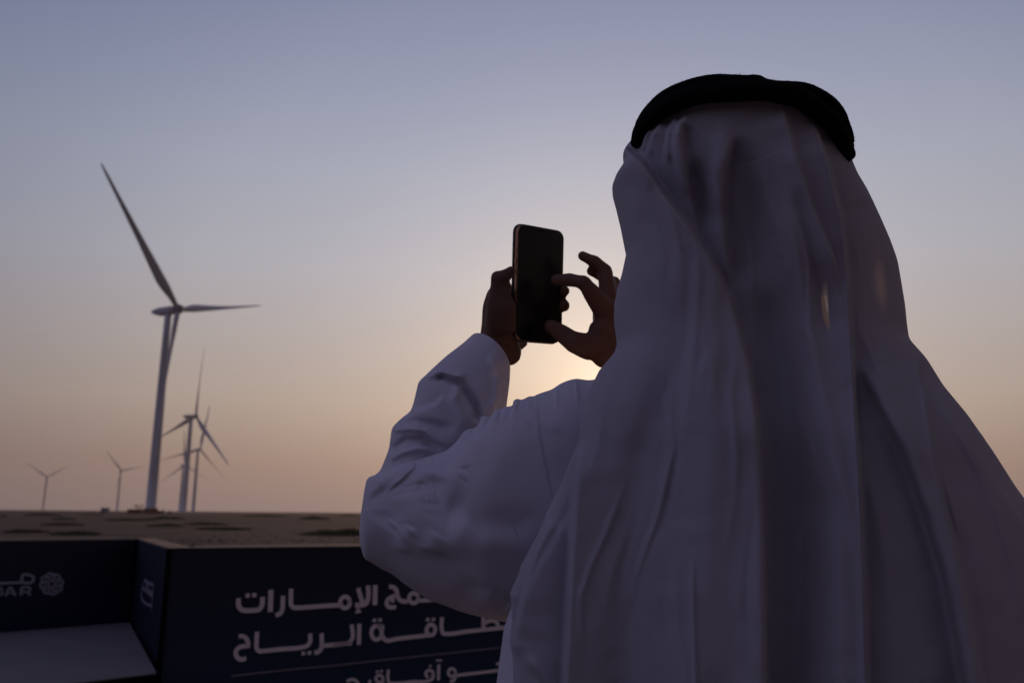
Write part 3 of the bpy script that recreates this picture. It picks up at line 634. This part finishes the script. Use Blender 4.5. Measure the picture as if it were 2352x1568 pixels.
# headscarf outline in picture units
LS = [(1448, 345), (1437, 350), (1431, 356), (1431, 366), (1434, 376), (1429, 391), (1413, 413), (1406, 431), (1407, 448), (1414, 474), (1425, 520), (1432, 556), (1438, 586), (1428, 632), (1418, 665), (1411, 700), (1410, 740), (1417, 790), (1411, 812), (1387, 840),
      (1376, 852), (1344, 915), (1334, 947), (1328, 1015), (1308, 1061), (1285, 1121), (1273, 1148), (1254, 1194), (1222, 1250), (1194, 1303), (1193, 1312), (1171, 1363), (1174, 1382), (1176, 1420), (1170, 1472), (1177, 1500), (1180, 1568), (1185, 1660), (1190, 1800)]
RS = [(1956, 345), (1955, 369), (1973, 411), (1996, 448), (2023, 504), (2046, 556), (2062, 600), (2069, 640), (2079, 700), (2084, 750), (2089, 782), (2129, 825), (2167, 886), (2223, 953), (2284, 1040), (2331, 1114), (2368, 1165), (2420, 1260), (2470, 1400), (2500, 1568), (2520, 1660), (2540, 1800)]
LS, RS = np.array(LS, float), np.array(RS, float)
rowsS = np.r_[np.linspace(345, 470, 70), np.linspace(471.5, 1000, 210), np.linspace(1003, 1800, 230)]
gA = np.c_[np.interp(rowsS, LS[:, 1], LS[:, 0]), rowsS]; gB = np.c_[np.interp(rowsS, RS[:, 1], RS[:, 0]), rowsS]
gA[1:-1, 0] = (gA[:-2, 0]+2*gA[1:-1, 0]+gA[2:, 0])/4; gB[:, 0] = np.convolve(np.pad(gB[:, 0], 4, 'edge'), np.ones(9)/9, 'valid')
sk = [345, 450, 600, 760, 880, 1000, 1200, 1500, 1800]
gdc = np.interp(rowsS, sk, [.918, .915, .905, .89, .88, .87, .86, .84, .825])
grn = np.interp(rowsS, sk, [.110, .118, .115, .105, .118, .135, .14, .145, .14]); grf = np.interp(rowsS, sk, [.11, .125, .12, .11, .13, .15, .15, .15, .15])
gdrop = np.clip(100*(1180-rowsS)/(1180-345), -40, 110)
GF = [dict(k='step', lip=.10, a=.014, w=150, w2=66, e=3.0, b=.75, fi=.03, fo=0, p=[(1385, 300), (1425, 326), (1452, 350), (1478, 372), (1494, 395), (1521, 438), (1547, 474), (1580, 517), (1623, 583), (1649, 632), (1680, 692), (1705, 770), (1725, 850), (1740, 950), (1750, 1100), (1758, 1250), (1760, 1400), (1762, 1600), (1764, 1800)]),
      dict(k='step', a=.0075, w=45, w2=30, e=3, b=.6, fi=.1, fo=.4, p=[(1567, 275), (1568, 332), (1577, 378), (1593, 461), (1613, 543), (1630, 590)]),
      dict(k='step', a=.008, w=26, w2=55, e=3.4, b=1.0, fi=.2, fo=.2, p=[(1690, 300), (1676, 350), (1666, 395), (1662, 477), (1669, 543), (1676, 609), (1683, 680)]),
      dict(k='ridge', a=0.0022, w=16, fi=.2, fo=.2, p=[(1680, 270), (1652, 330), (1636, 420), (1632, 520), (1650, 640)]),
      dict(k='step', lip=.15, a=.008, w=46, w2=30, e=3, b=.55, fi=.12, fo=.25, p=[(1795, 238), (1803, 262), (1811, 290), (1827, 345), (1850, 421), (1870, 481), (1890, 527), (1916, 593), (1935, 680)]),
      dict(k='step', lip=.16, a=.011, w=60, w2=42, e=2.2, b=.6, fi=.06, fo=0, p=[(1863, 270), (1883, 312), (1903, 372), (1920, 444), (1936, 510), (1948, 617), (1955, 738), (1962, 832), (1968, 953), (1978, 1087), (1985, 1255), (1990, 1422), (1994, 1600), (1996, 1800)]),
      dict(k='step', a=.004, w=30, w2=20, e=2.5, b=.6, fi=.1, fo=.2, p=[(1923, 304), (1943, 345), (1962, 395), (1984, 435), (2000, 480)]),
      dict(k='stepr', a=.010, w=70, w2=34, e=7, b=.7, fi=.08, fo=0, p=[(1960, 828), (1982, 859), (2022, 940), (2076, 1040), (2129, 1188), (2170, 1322), (2216, 1568), (2250, 1800)]),
      dict(k='step', a=.0055, w=30, w2=30, e=2.5, b=.7, fi=.05, fo=0, p=[(2099, 815), (2112, 850), (2124, 892), (2143, 1013), (2170, 1154), (2203, 1288), (2230, 1422), (2257, 1568), (2290, 1800)]),
      dict(k='ridge', a=0.0028, w=9, fi=.1, fo=.2, p=[(2118, 870), (2140, 980), (2158, 1060), (2185, 1154), (2215, 1260)]),
      dict(k='step', a=.004, w=24, w2=30, e=2.5, b=.7, fi=.1, fo=.1, p=[(2150, 860), (2175, 900), (2216, 973), (2257, 1053), (2304, 1125), (2352, 1200), (2400, 1300)]),
      dict(k='ridge', a=0.0024, w=12, fi=.15, fo=.2, p=[(2200, 960), (2240, 1060), (2290, 1180), (2330, 1300), (2360, 1450)]),
      dict(k='ridge', a=-.011, w=46, fi=.2, fo=0, p=[(1745, 560), (1765, 700), (1788, 850), (1812, 1000), (1830, 1150), (1832, 1320), (1820, 1600), (1815, 1800)]),
      dict(k='ridge', a=0.0033, w=34, fi=.2, fo=0, p=[(1800, 330), (1815, 480), (1848, 650), (1875, 852), (1905, 986), (1925, 1120), (1932, 1321), (1935, 1800)]),
      dict(k='ridge', a=-0.00275, w=22, fi=.2, fo=.2, p=[(1830, 420), (1860, 540), (1890, 680), (1905, 800)]),
      dict(k='stepr', a=.0045, w=15, w2=10, e=1.8, b=.7, fi=.05, fo=.25, p=[(1547, 268), (1533, 300), (1527, 340), (1530, 380)]),
      dict(k='stepr', a=.004, w=14, w2=9, e=1.8, b=.7, fi=.05, fo=.25, p=[(1512, 280), (1497, 312), (1488, 345), (1482, 365)]),
      dict(k='stepr', a=.0035, w=12, w2=8, e=1.6, b=.7, fi=.05, fo=.25, p=[(1490, 292), (1478, 320), (1472, 350)]),
      dict(k='stepr', a=.0045, w=30, w2=12, e=2.2, b=.5, fi=.05, fo=.2, p=[(1575, 262), (1553, 285), (1545, 330), (1552, 390), (1570, 460)]),
      dict(k='ridge', a=0.00275, w=18, fi=.25, fo=.3, p=[(1448, 420), (1470, 520), (1500, 600)]),
      dict(k='ridge', a=0.00385, w=50, fi=.3, fo=.6, p=[(1450, 640), (1490, 760), (1470, 900), (1420, 1050)]),
      dict(k='ridge', a=-0.0033, w=42, fi=.3, fo=0, p=[(1560, 700), (1520, 880), (1470, 1080), (1440, 1300), (1430, 1800)]),
      dict(k='stepr', a=.0075, w=60, w2=26, e=2.6, b=.6, fi=.12, fo=0, p=[(1328, 1000), (1322, 1060), (1318, 1148), (1313, 1229), (1305, 1362), (1300, 1470), (1295, 1568), (1290, 1800)]),
      dict(k='stepr', a=.0045, w=30, w2=18, e=2.4, b=.7, fi=.1, fo=.15, p=[(1262, 1180), (1238, 1235), (1222, 1290), (1205, 1350), (1188, 1420), (1174, 1470)]),
      dict(k='ridge', a=-0.0022, w=14, fi=.2, fo=.1, p=[(1178, 1480), (1196, 1520), (1210, 1580), (1230, 1660)]),
      dict(k='ridge', a=0.0022, w=13, fi=.3, fo=.3, p=[(1200, 1500), (1240, 1540), (1290, 1600)]),
      dict(k='ridge', a=0.00385, w=60, fi=.2, fo=0, p=[(1620, 800), (1640, 1000), (1625, 1200), (1600, 1400), (1590, 1800)]),
      dict(k='ridge', a=0.0016, w=6, fi=.2, fo=0, p=[(1590, 1250), (1592, 1400), (1598, 1568), (1600, 1800)]),
      dict(k='ridge', a=0.0022, w=28, fi=.2, fo=.3, p=[(2020, 430), (2030, 560), (2040, 700), (2060, 800)])]
GF += [dict(k='ridge', a=-.0070, w=44, fi=.6, fo=.35, p=[(1690, 255), (1708, 360), (1732, 500), (1755, 700)]),
       dict(k='ridge', a=.0075, w=62, fi=.35, fo=.4, p=[(1440, 420), (1500, 560), (1570, 720), (1620, 900), (1640, 1050)]),
       dict(k='ridge', a=-.0045, w=26, fi=.3, fo=.3, p=[(1585, 360), (1612, 450), (1640, 540)])]
rr1 = random.Random(5)
for k in range(46):        # fine hanging folds following the fall of the cloth
    f_ = rr1.uniform(-.93, .93); y0_ = rr1.uniform(290, 1250); y1_ = y0_+rr1.uniform(220, 620); ys_ = np.linspace(y0_, y1_, 7); f2 = f_+rr1.uniform(-.06, .06)
    P0 = [(float(np.interp(y, LS[:, 1], LS[:, 0])*(1-(a+1)/2)+np.interp(y, RS[:, 1], RS[:, 0])*(a+1)/2), float(y)) for y, a in zip(ys_, np.linspace(f_, f2, 7))]
    GF.append(dict(k='ridge', a=rr1.choice([-1, 1, 1])*rr1.uniform(.0005, .0014), w=rr1.uniform(6, 18), fi=.35, fo=.4, p=P0))
def in_poly(x, y, P):
    r_ = np.zeros(x.shape, bool)
    for i in range(len(P)):
        (x0, y0), (x1, y1) = P[i], P[i-1]
        c_ = ((y0 > y) != (y1 > y)) & (x < (x1-x0)*(y-y0)/(y1-y0+1e-9)+x0); r_ ^= c_
    return r_
def face_gap(ph, py, px):
    m = np.zeros((py.shape[0], py.shape[1]), bool); ang = math.pi-np.abs(ph)
    rows_ = rowsS[:, None]; open_ = np.interp(rowsS, [385, 430, 590, 700, 850, 1800], [0, .10, .12, .18, .22, .30])[:, None]
    return ((ang < open_) & (rows_ > 385))
def over_shoulder(d, s): return d-(.050*(lambda q: q*q*(3-2*q))(np.clip((rowsS-780)/260, 0, 1)))[:, None]*np.clip(-s, 0, 1)**5*np.where(s < 0, 1, 0)
scarf, GV = loft('headscarf', gA, gB, gdc, grn, grf, M_cloth, GF, M_=1000, fg=2.4, noisea=.0009, seed=3, rowdrop=gdrop, mask=face_gap, extra=over_shoulder)
# crown of the scarf over the head
ring = GV[0]; cen = ring.mean(axis=0); apex = pix(1705, 228, .905); hgt = apex-cen
cv = []; kk = 26
for i in range(kk):
    b = math.pi/2*i/(kk-1)*.985
    cv.append(cen+(ring-cen)*math.cos(b)*(1-.02*math.sin(2*b))+hgt*math.sin(b))
cv = np.array(cv); M_n = ring.shape[0]
bmc = bmesh.new(); bmc.from_mesh(scarf.data); bmc.verts.ensure_lookup_table()
prev = [bmc.verts[j] for j in range(M_n)]
for i in range(1, kk):
    cur = [bmc.verts.new(cv[i, j]) for j in range(M_n)]
    for j in range(M_n): bmc.faces.new((prev[j], cur[j], cur[(j+1) % M_n], prev[(j+1) % M_n]))
    prev = cur
bmc.faces.new(prev); bmesh.ops.recalc_face_normals(bmc, faces=bmc.faces); bmc.to_mesh(scarf.data); bmc.free()
scarf.data.polygons.foreach_set('use_smooth', [True]*len(scarf.data.polygons))

# black head cord: two thick turns
Z6 = lambda x, y: (1349.4+x*.3296, 114.8+y*.3296)
def cord(path, r6, xc, hw, d0, dr, fy, seed):
    C = np.array([Z6(x, y) for x, y in path]); C = crom(C, 150)
    t = np.clip((C[:, 0]-xc)/hw, -1, 1); d = d0-dr*np.sqrt(1-t*t)
    P = list(pix(C[:, 0], C[:, 1], d))
    far = []
    x0_, y0_ = C[0]; x1_, y1_ = C[-1]
    for k in range(1, 90):
        a = math.pi*k/90; xx = (x0_+x1_)/2+(x1_-x0_)/2*math.cos(a)*.985; f = math.sin(a)
        yy = (y1_*(1-k/90)+y0_*(k/90))*(1-f)+fy*f; far.append(pix(xx, yy, d0+dr*f))
    P = np.array(P+far); n = len(P); Tn = np.roll(P, -1, 0)-np.roll(P, 1, 0); Tn /= np.linalg.norm(Tn, axis=1)[:, None]
    V = []; m = 22; r0 = r6*.3296/F*.81
    for i in range(n):
        b1_ = np.cross(Tn[i], [0, 0, 1.]); b1_ /= np.linalg.norm(b1_); b2_ = np.cross(Tn[i], b1_)
        for k in range(m):
            a = 2*math.pi*k/m; q = Vector(P[i]*60)+Vector((seed, 0, 0)); tw = .04*math.sin(3*a+i*.22)
            tp_ = min(i, 150-i)/22 if i < 150 else 0; r = r0*(.78+.22*min(1, max(0, tp_)))*(1+tw+.05*noise.noise(q*.6)+.03*noise.noise(Vector((i*.9, k*1.3, seed))))
            V.append(P[i]+r*(math.cos(a)*b1_+math.sin(a)*b2_))
    return V, [(i*m+k, i*m+(k+1) % m, ((i+1) % n)*m+(k+1) % m, ((i+1) % n)*m+k) for i in range(n) for k in range(m)]
cB = [(352, 635), (372, 570), (415, 510), (475, 450), (545, 400), (640, 350), (760, 312), (900, 292), (1050, 284), (1200, 282), (1340, 293), (1460, 330), (1560, 390), (1650, 458), (1715, 528), (1765, 606), (1794, 680), (1812, 728)]
cA = [(356, 590), (372, 520), (408, 460), (470, 390), (550, 324), (650, 274), (770, 238), (880, 222), (1000, 220), (1100, 226), (1185, 228), (1225, 248), (1290, 262), (1400, 266), (1500, 276), (1600, 312), (1690, 372), (1752, 450), (1788, 530), (1812, 590), (1820, 645), (1812, 705)]
V1, F1 = cord(cB, 72, 1710, 258, .905, .108, 400, 1.); V2, F2 = cord(cA, 50, 1710, 258, .912, .100, 380, 9.)
n1 = len(V1); hb = np_mesh('head_cord', V1+V2, F1+[tuple(i+n1 for i in f) for f in F2])
hb_o = under(link_mesh('head_cord', hb, M_black))
# wool fuzz standing off the cord
fv, ff = [], []
for i in range(5200):
    q = np.array((V1+V2)[rng.integers(0, n1+len(V2))]); d_ = rng.normal(size=3); d_ /= np.linalg.norm(d_); l_ = rng.uniform(.001, .0036); s_ = np.cross(d_, rng.normal(size=3)); s_ = s_/np.linalg.norm(s_)*.00016
    b = len(fv); fv += [q-s_, q+s_, q+d_*l_]; ff.append((b, b+1, b+2))
fo_ = link_mesh('fuzz', np_mesh('fuzz', fv, ff), M_black, hb_o, False)
fo_['kind'] = 'stuff'

# robe sleeves
Z7 = lambda x, y: (803.9+x*.4579, 717.75+y*.4579)
def z7s(L_): return [Z7(*p) for p in L_]
UA = [(1420, 300), (1300, 318), (1200, 338), (1130, 332), (1060, 354), (1010, 385), (960, 402), (935, 412), (922, 418), (898, 420), (872, 432), (858, 436), (840, 432), (822, 440), (813, 465), (795, 470), (768, 474), (757, 484), (735, 485), (720, 500), (704, 522), (680, 519), (660, 521), (650, 548), (626, 577), (600, 583), (575, 594), (553, 622), (525, 655), (480, 690), (405, 718), (330, 740), (250, 762), (200, 785), (140, 808), (88, 832), (74, 880), (64, 945), (52, 1030), (48, 1080)]
UB = [(1150, 1620), (1000, 1600), (880, 1568), (775, 1550), (680, 1530), (560, 1500), (480, 1470), (400, 1440), (340, 1403), (280, 1365), (215, 1315), (150, 1280), (105, 1252), (74, 1232), (60, 1195), (51, 1160), (47, 1100)]
nU = 330
ua, ub = crom(z7s(UA), nU), crom(z7s(UB), nU)
tt = np.linspace(0, 1, nU)
udc = np.interp(tt, [0, .4, .8, 1], [.945, .945, .975, .99]); urn = np.interp(tt, [0, .15, .4, .7, .9, .97, 1], [.085, .095, .10, .085, .06, .035, .008]); urf = urn*1.0
UF = [dict(k='step', a=.0013, w=40, w2=7, e=1.5, b=.5, fi=.03, fo=.3, p=z7s([(943, 405), (945, 520), (955, 620), (972, 720), (990, 800), (1005, 880), (1022, 935), (1040, 1000)])),
      dict(k='ridge', a=0.00248, w=12.5, fi=.1, fo=.3, p=z7s([(875, 450), (915, 510), (950, 545), (1020, 575), (1080, 600)])),
      dict(k='ridge', a=-0.00744, w=25, fi=.1, fo=.3, p=z7s([(560, 610), (515, 690), (490, 760), (470, 840)])),
      dict(k='ridge', a=0.00496, w=25, fi=.15, fo=.3, p=z7s([(640, 590), (560, 700), (520, 790), (600, 850)])),
      dict(k='ridge', a=0.00372, w=16.25, fi=.1, fo=.3, p=z7s([(480, 690), (452, 760), (450, 810), (470, 870)])),
      dict(k='ridge', a=-0.00992, w=40, fi=.25, fo=.3, p=z7s([(380, 800), (410, 900), (480, 970), (600, 1010)])),
      dict(k='ridge', a=0.0062, w=62.5, fi=.2, fo=.2, p=z7s([(330, 850), (350, 1000), (430, 1150), (430, 1250)])),
      dict(k='ridge', a=-0.00868, w=37.5, fi=.2, fo=.3, p=z7s([(130, 870), (180, 930), (215, 990), (150, 1080)])),
      dict(k='step', a=.005, w=20, w2=20, e=2, b=.6, fi=.05, fo=.3, p=z7s([(330, 742), (320, 780), (270, 830), (210, 880), (185, 920)])),
      dict(k='ridge', a=0.00372, w=11.25, fi=.1, fo=.3, p=z7s([(85, 835), (130, 835), (220, 800), (330, 745)])),
      dict(k='ridge', a=0.00372, w=20, fi=.2, fo=.3, p=z7s([(250, 1210), (275, 1130), (300, 1060)])),
      dict(k='ridge', a=0.00434, w=25, fi=.2, fo=.3, p=z7s([(400, 1210), (420, 1150), (450, 1100)])),
      dict(k='ridge', a=-0.00372, w=32.5, fi=.2, fo=.3, p=z7s([(450, 950), (650, 1060), (850, 1060), (960, 1000)])),
      dict(k='ridge', a=0.00434, w=45, fi=.2, fo=.3, p=z7s([(480, 1060), (650, 1150), (850, 1160), (950, 1090)])),
      dict(k='ridge', a=-0.00372, w=25, fi=.2, fo=.2, p=z7s([(560, 1480), (600, 1400), (640, 1340)])),
      dict(k='ridge', a=0.00372, w=20, fi=.2, fo=.3, p=z7s([(690, 1510), (700, 1440), (720, 1390)])),
      dict(k='ridge', a=-0.00496, w=20, fi=.2, fo=.3, p=z7s([(800, 1480), (770, 1440), (700, 1400)])),
      dict(k='ridge', a=0.00186, w=15, fi=.2, fo=.3, p=z7s([(800, 460), (850, 520), (930, 570)])),
      dict(k='ridge', a=0.00248, w=11.25, fi=.1, fo=.3, p=z7s([(745, 490), (735, 520), (700, 550)])),
      dict(k='ridge', a=-0.00248, w=10, fi=.1, fo=.3, p=z7s([(700, 525), (640, 590), (560, 640), (530, 660)]))]
# forearm sleeve, cuff to elbow
FL = [(612, 112), (570, 150), (525, 185), (480, 220), (430, 265), (385, 308), (345, 350), (335, 388), (325, 430), (316, 462), (305, 488), (255, 532), (212, 580), (203, 630), (195, 680), (175, 735), (150, 790), (110, 830), (90, 900), (80, 1000), (75, 1080)]
FR = [(789, 318), (791, 360), (788, 400), (783, 450), (779, 490), (765, 560), (735, 620), (700, 680), (640, 740), (560, 800), (480, 860), (420, 930), (330, 1060), (220, 1150)]
nF = 260; fa, fb = crom(z7s(FL), nF), crom(z7s(FR), nF); tt = np.linspace(0, 1, nF)
bul = np.zeros((nF, 2)); bl = np.interp(tt, [0, .25, .6, 1], [34, 22, 8, 0]); bul[:, 0] = bl*.72; bul[:, 1] = -bl*.62
fdc = np.interp(tt, [0, .5, 1], [1.085, 1.05, 1.01]); frn = np.interp(tt, [0, .2, .6, 1], [.046, .056, .068, .06])
for bx, by, ln_, sl_ in [(872, 430, 90, -.30), (842, 434, 120, -.45), (795, 468, 100, -.55), (750, 482, 120, -.6), (690, 518, 110, -.7), (640, 560, 90, -.7), (600, 582, 80, -.8), (1130, 335, 150, .15), (1030, 372, 120, .1), (250, 762, 90, .5), (400, 720, 70, .2)]:
    UF.append(dict(k='ridge', a=.0030, w=4.5, fi=.02, fo=.8, p=z7s([(bx, by-6), (bx+sl_*ln_*.4, by+ln_*.45), (bx+sl_*ln_*.6, by+ln_)])))
rr0 = random.Random(12)
for k in range(26):        # fine wrinkles fanning from the crook and the point of the elbow
    ang = rr0.uniform(-.5, 1.5); r0_ = rr0.uniform(40, 240); L0 = rr0.uniform(60, 170); cx_0, cy_0 = ((330, 760) if k % 2 else (110, 1000))
    if k % 2 == 0: ang = rr0.uniform(-.9, .7)
    x0_, y0_ = cx_0+math.cos(ang)*r0_, cy_0+math.sin(ang)*r0_; x1_, y1_ = cx_0+math.cos(ang+.15)*(r0_+L0), cy_0+math.sin(ang+.15)*(r0_+L0)
    UF.append(dict(k='ridge', a=rr0.choice([-1, 1])*rr0.uniform(.0007, .0016), w=rr0.uniform(4, 9), fi=.35, fo=.5, p=z7s([(x0_, y0_), ((x0_+x1_)/2+rr0.uniform(-8, 8), (y0_+y1_)/2+rr0.uniform(-8, 8)), (x1_, y1_)])))
sl1, _ = loft('sleeve', ua, ub, udc, urn, urf, M_robe, UF, M_=420, fg=1.15, noisea=.0008, seed=7, pw=.8)
sl1['label'] = 'broad white upper sleeve from shoulder to elbow'
FF = [dict(k='ridge', a=-0.01, w=9.36, fi=.12, fo=.15, p=z7s([(420, 330), (470, 320), (540, 350), (590, 400), (630, 470), (650, 560)])),
      dict(k='ridge', a=0.007, w=8.64, fi=.1, fo=.2, p=z7s([(380, 320), (440, 300), (520, 318), (590, 322)])),
      dict(k='ridge', a=0.006, w=10.8, fi=.1, fo=.3, p=z7s([(560, 350), (520, 440), (560, 520), (580, 600)])),
      dict(k='step', a=.006, w=22, w2=16, e=2.5, b=.6, fi=.08, fo=.3, p=z7s([(310, 490), (370, 480), (430, 455), (480, 400)])),
      dict(k='ridge', a=-0.008, w=10.1, fi=.1, fo=.3, p=z7s([(240, 560), (330, 545), (420, 560), (540, 590)])),
      dict(k='ridge', a=0.007, w=7.2, fi=.1, fo=.3, p=z7s([(210, 590), (300, 578), (380, 590), (440, 640), (520, 660)])),
      dict(k='ridge', a=-0.008, w=10.1, fi=.1, fo=.3, p=z7s([(200, 700), (280, 640), (360, 640), (480, 690)])),
      dict(k='ridge', a=0.006, w=7.2, fi=.1, fo=.3, p=z7s([(190, 740), (260, 700), (340, 680), (440, 690)])),
      dict(k='ridge', a=0.005, w=10.1, fi=.2, fo=.2, p=z7s([(690, 200), (740, 300), (740, 420), (700, 520)])),
      dict(k='ridge', a=-0.005, w=6.48, fi=.1, fo=.2, p=z7s([(765, 350), (765, 420), (740, 500)]))]
sl2, FV = loft('sleeve', fa, fb, fdc, frn, frn*1.0, M_robe, FF, M_=300, fg=1.5, bulge=bul, noisea=.0008, seed=11, pw=.9)
sl2['label'] = 'creased white forearm sleeve with open cuff'
# right sleeve, mostly behind the headscarf
rl = crom([(1462, 905), (1500, 990), (1560, 1080), (1640, 1180), (1760, 1330), (1830, 1370), (1900, 1360), (1960, 1260), (1950, 1100), (1900, 980)], 120)
rr_ = crom([(1500, 850), (1580, 930), (1680, 1020), (1760, 1100), (1850, 1190), (1900, 1230), (1960, 1290), (2060, 1200), (2090, 1080), (2085, 950)], 120)
tt = np.linspace(0, 1, 120)
sl3, _ = loft('sleeve', rl, rr_, np.interp(tt, [0, .5, 1], [1.10, 1.03, .91]), np.interp(tt, [0, .5, 1], [.042, .055, .062]), np.interp(tt, [0, .5, 1], [.042, .055, .062]), M_robe, (), M_=96, noisea=.002, seed=2)
# robe body: rings down to the ankles
lt = pix(1158, 1427, .90); lb = pix(1139, 1568, .90)
zs = [1.475, 1.45, 1.42, 1.36, float(lt[2]), float(lb[2]), 1.0, .7, .4, .12]
xl = [tc_[0]-.06, tc_[0]-.12, tc_[0]-.18, tc_[0]-.21, float(lt[0]), float(lb[0]), tc_[0]-.285, tc_[0]-.30, tc_[0]-.32, tc_[0]-.34]
xr = [tc_[0]+.06, tc_[0]+.12, tc_[0]+.18, tc_[0]+.215, tc_[0]+.24, tc_[0]+.25, tc_[0]+.27, tc_[0]+.29, tc_[0]+.31, tc_[0]+.33]
hd = [.06, .085, .10, .125, .13, .14, .15, .16, .18, .20]
zz = np.linspace(1.475, .12, 200); V = []; mR = 200
for z in zz:
    a_, b_, h_ = [np.interp(-z, [-q for q in zs], k) for k in (xl, xr, hd)]
    for k in range(mR):
        t = 2*math.pi*k/mR; fl = .006*math.sin(9*t+1.3)+.004*math.sin(17*t+z*2); fl *= min(1, (1.45-z)*1.3) if z < 1.45 else 0
        V.append(((a_+b_)/2+((b_-a_)/2)*math.sin(t), tc_[1]+.0-(h_*.78+fl*1.5)*math.cos(t)*abs(math.cos(t))**-.15 if abs(math.cos(t)) > 1e-6 else tc_[1], z))
under(link_mesh('robe', np_mesh('robe', V, grid_faces(200, mR)), M_robe))

# ------------------------------------------------------------------ the phone
pc = pix(1033.6+757*.2685, 459.4+722*.2685, 1.113)
Wd = np.array([.060, -.0045, .046]); Wd /= np.linalg.norm(Wd)
wv_ = Wd[0]*RT+Wd[1]*UP+Wd[2]*_W
hv = np.array([-.030, 1.0, 0.02]); hv_ = hv[0]*RT+hv[1]*UP+hv[2]*_W; hv_ -= (hv_@wv_)*wv_; hv_ /= np.linalg.norm(hv_)
nv_ = np.cross(wv_, hv_)                 # towards the viewer
ph = empty('smartphone', pc); tag(ph, 'dark smartphone in a clear case held upright between the man\'s hands', 'phone')
Mp = Matrix((wv_, hv_, nv_)).transposed().to_4x4(); ph.matrix_world = Matrix.Translation(pc) @ Mp
def rrect(w_, h_, r, n=8):
    P = []
    for cx, cy, a in ((w_/2-r, h_/2-r, 0), (-w_/2+r, h_/2-r, 90), (-w_/2+r, -h_/2+r, 180), (w_/2-r, -h_/2+r, 270)):
        for k in range(n+1): t = rad(a+90*k/n); P.append((cx+r*math.cos(t), cy+r*math.sin(t)))
    return P
def rslab(name, w_, h_, r, z0, z1, m, bev=.001):
    bm = bmesh.new(); rows = []
    for (dw, z) in ((bev, z0), (0, z0+bev), (0, z1-bev), (bev, z1)):
        rows.append([bm.verts.new((x, y, z)) for x, y in rrect(w_-2*dw, h_-2*dw, r-dw)])
    k = len(rows[0])
    for a, b in zip(rows, rows[1:]):
        for i in range(k): bm.faces.new((a[i], a[(i+1) % k], b[(i+1) % k], b[i]))
    bm.faces.new(rows[0][::-1]); bm.faces.new(rows[-1]); return bm_obj(name, bm, m, ph)
PW, PH = .0775, .1500
rslab('case', PW+.0026, PH+.0026, .0122, -.0068, -.0026, M_case, .0012)
rslab('frame', PW, PH, .0115, -.0024, .0034, M_gold, .0010)
rslab('screen', PW-.0012, PH-.0012, .0110, .0036, .0046, M_glass, .0004)
for y_, l_ in ((.041, .006), (.026, .010), (.012, .010)):
    bm = bmesh.new(); box_bm(bm, (-PW/2-.0006, y_, .0008), (.0014, l_, .003)); bm_obj('side_button', bm, M_gold, ph, bevel=.0004)
bm = bmesh.new(); box_bm(bm, (.002, PH/2-.0055, .0049), (.012, .0012, .0003)); bm_obj('speaker_slot', bm, M_trim, ph)
bm = bmesh.new(); box_bm(bm, (-.022, .052, -.0072), (.028, .030, .002)); bm_obj('camera_bump', bm, M_trim, ph, bevel=.0006)

# ------------------------------------------------------------------ evening haze
bm = bmesh.new(); box_bm(bm, (0, 0, 100), (9200, 9200, 203)); hz_o = bm_obj('haze', bm, None); tag(hz_o, None, None, kind='stuff')
hm = bpy.data.materials.new('haze_air'); hm.use_nodes = True; t = hm.node_tree; t.nodes.clear(); o_ = t.nodes.new('ShaderNodeOutputMaterial'); pv = t.nodes.new('ShaderNodeVolumePrincipled')
pv.inputs['Color'].default_value = (.82, .78, .78, 1); pv.inputs['Density'].default_value = .00010; pv.inputs['Anisotropy'].default_value = .35
t.links.new(pv.outputs[0], o_.inputs['Volume']); hz_o.data.materials.append(hm)
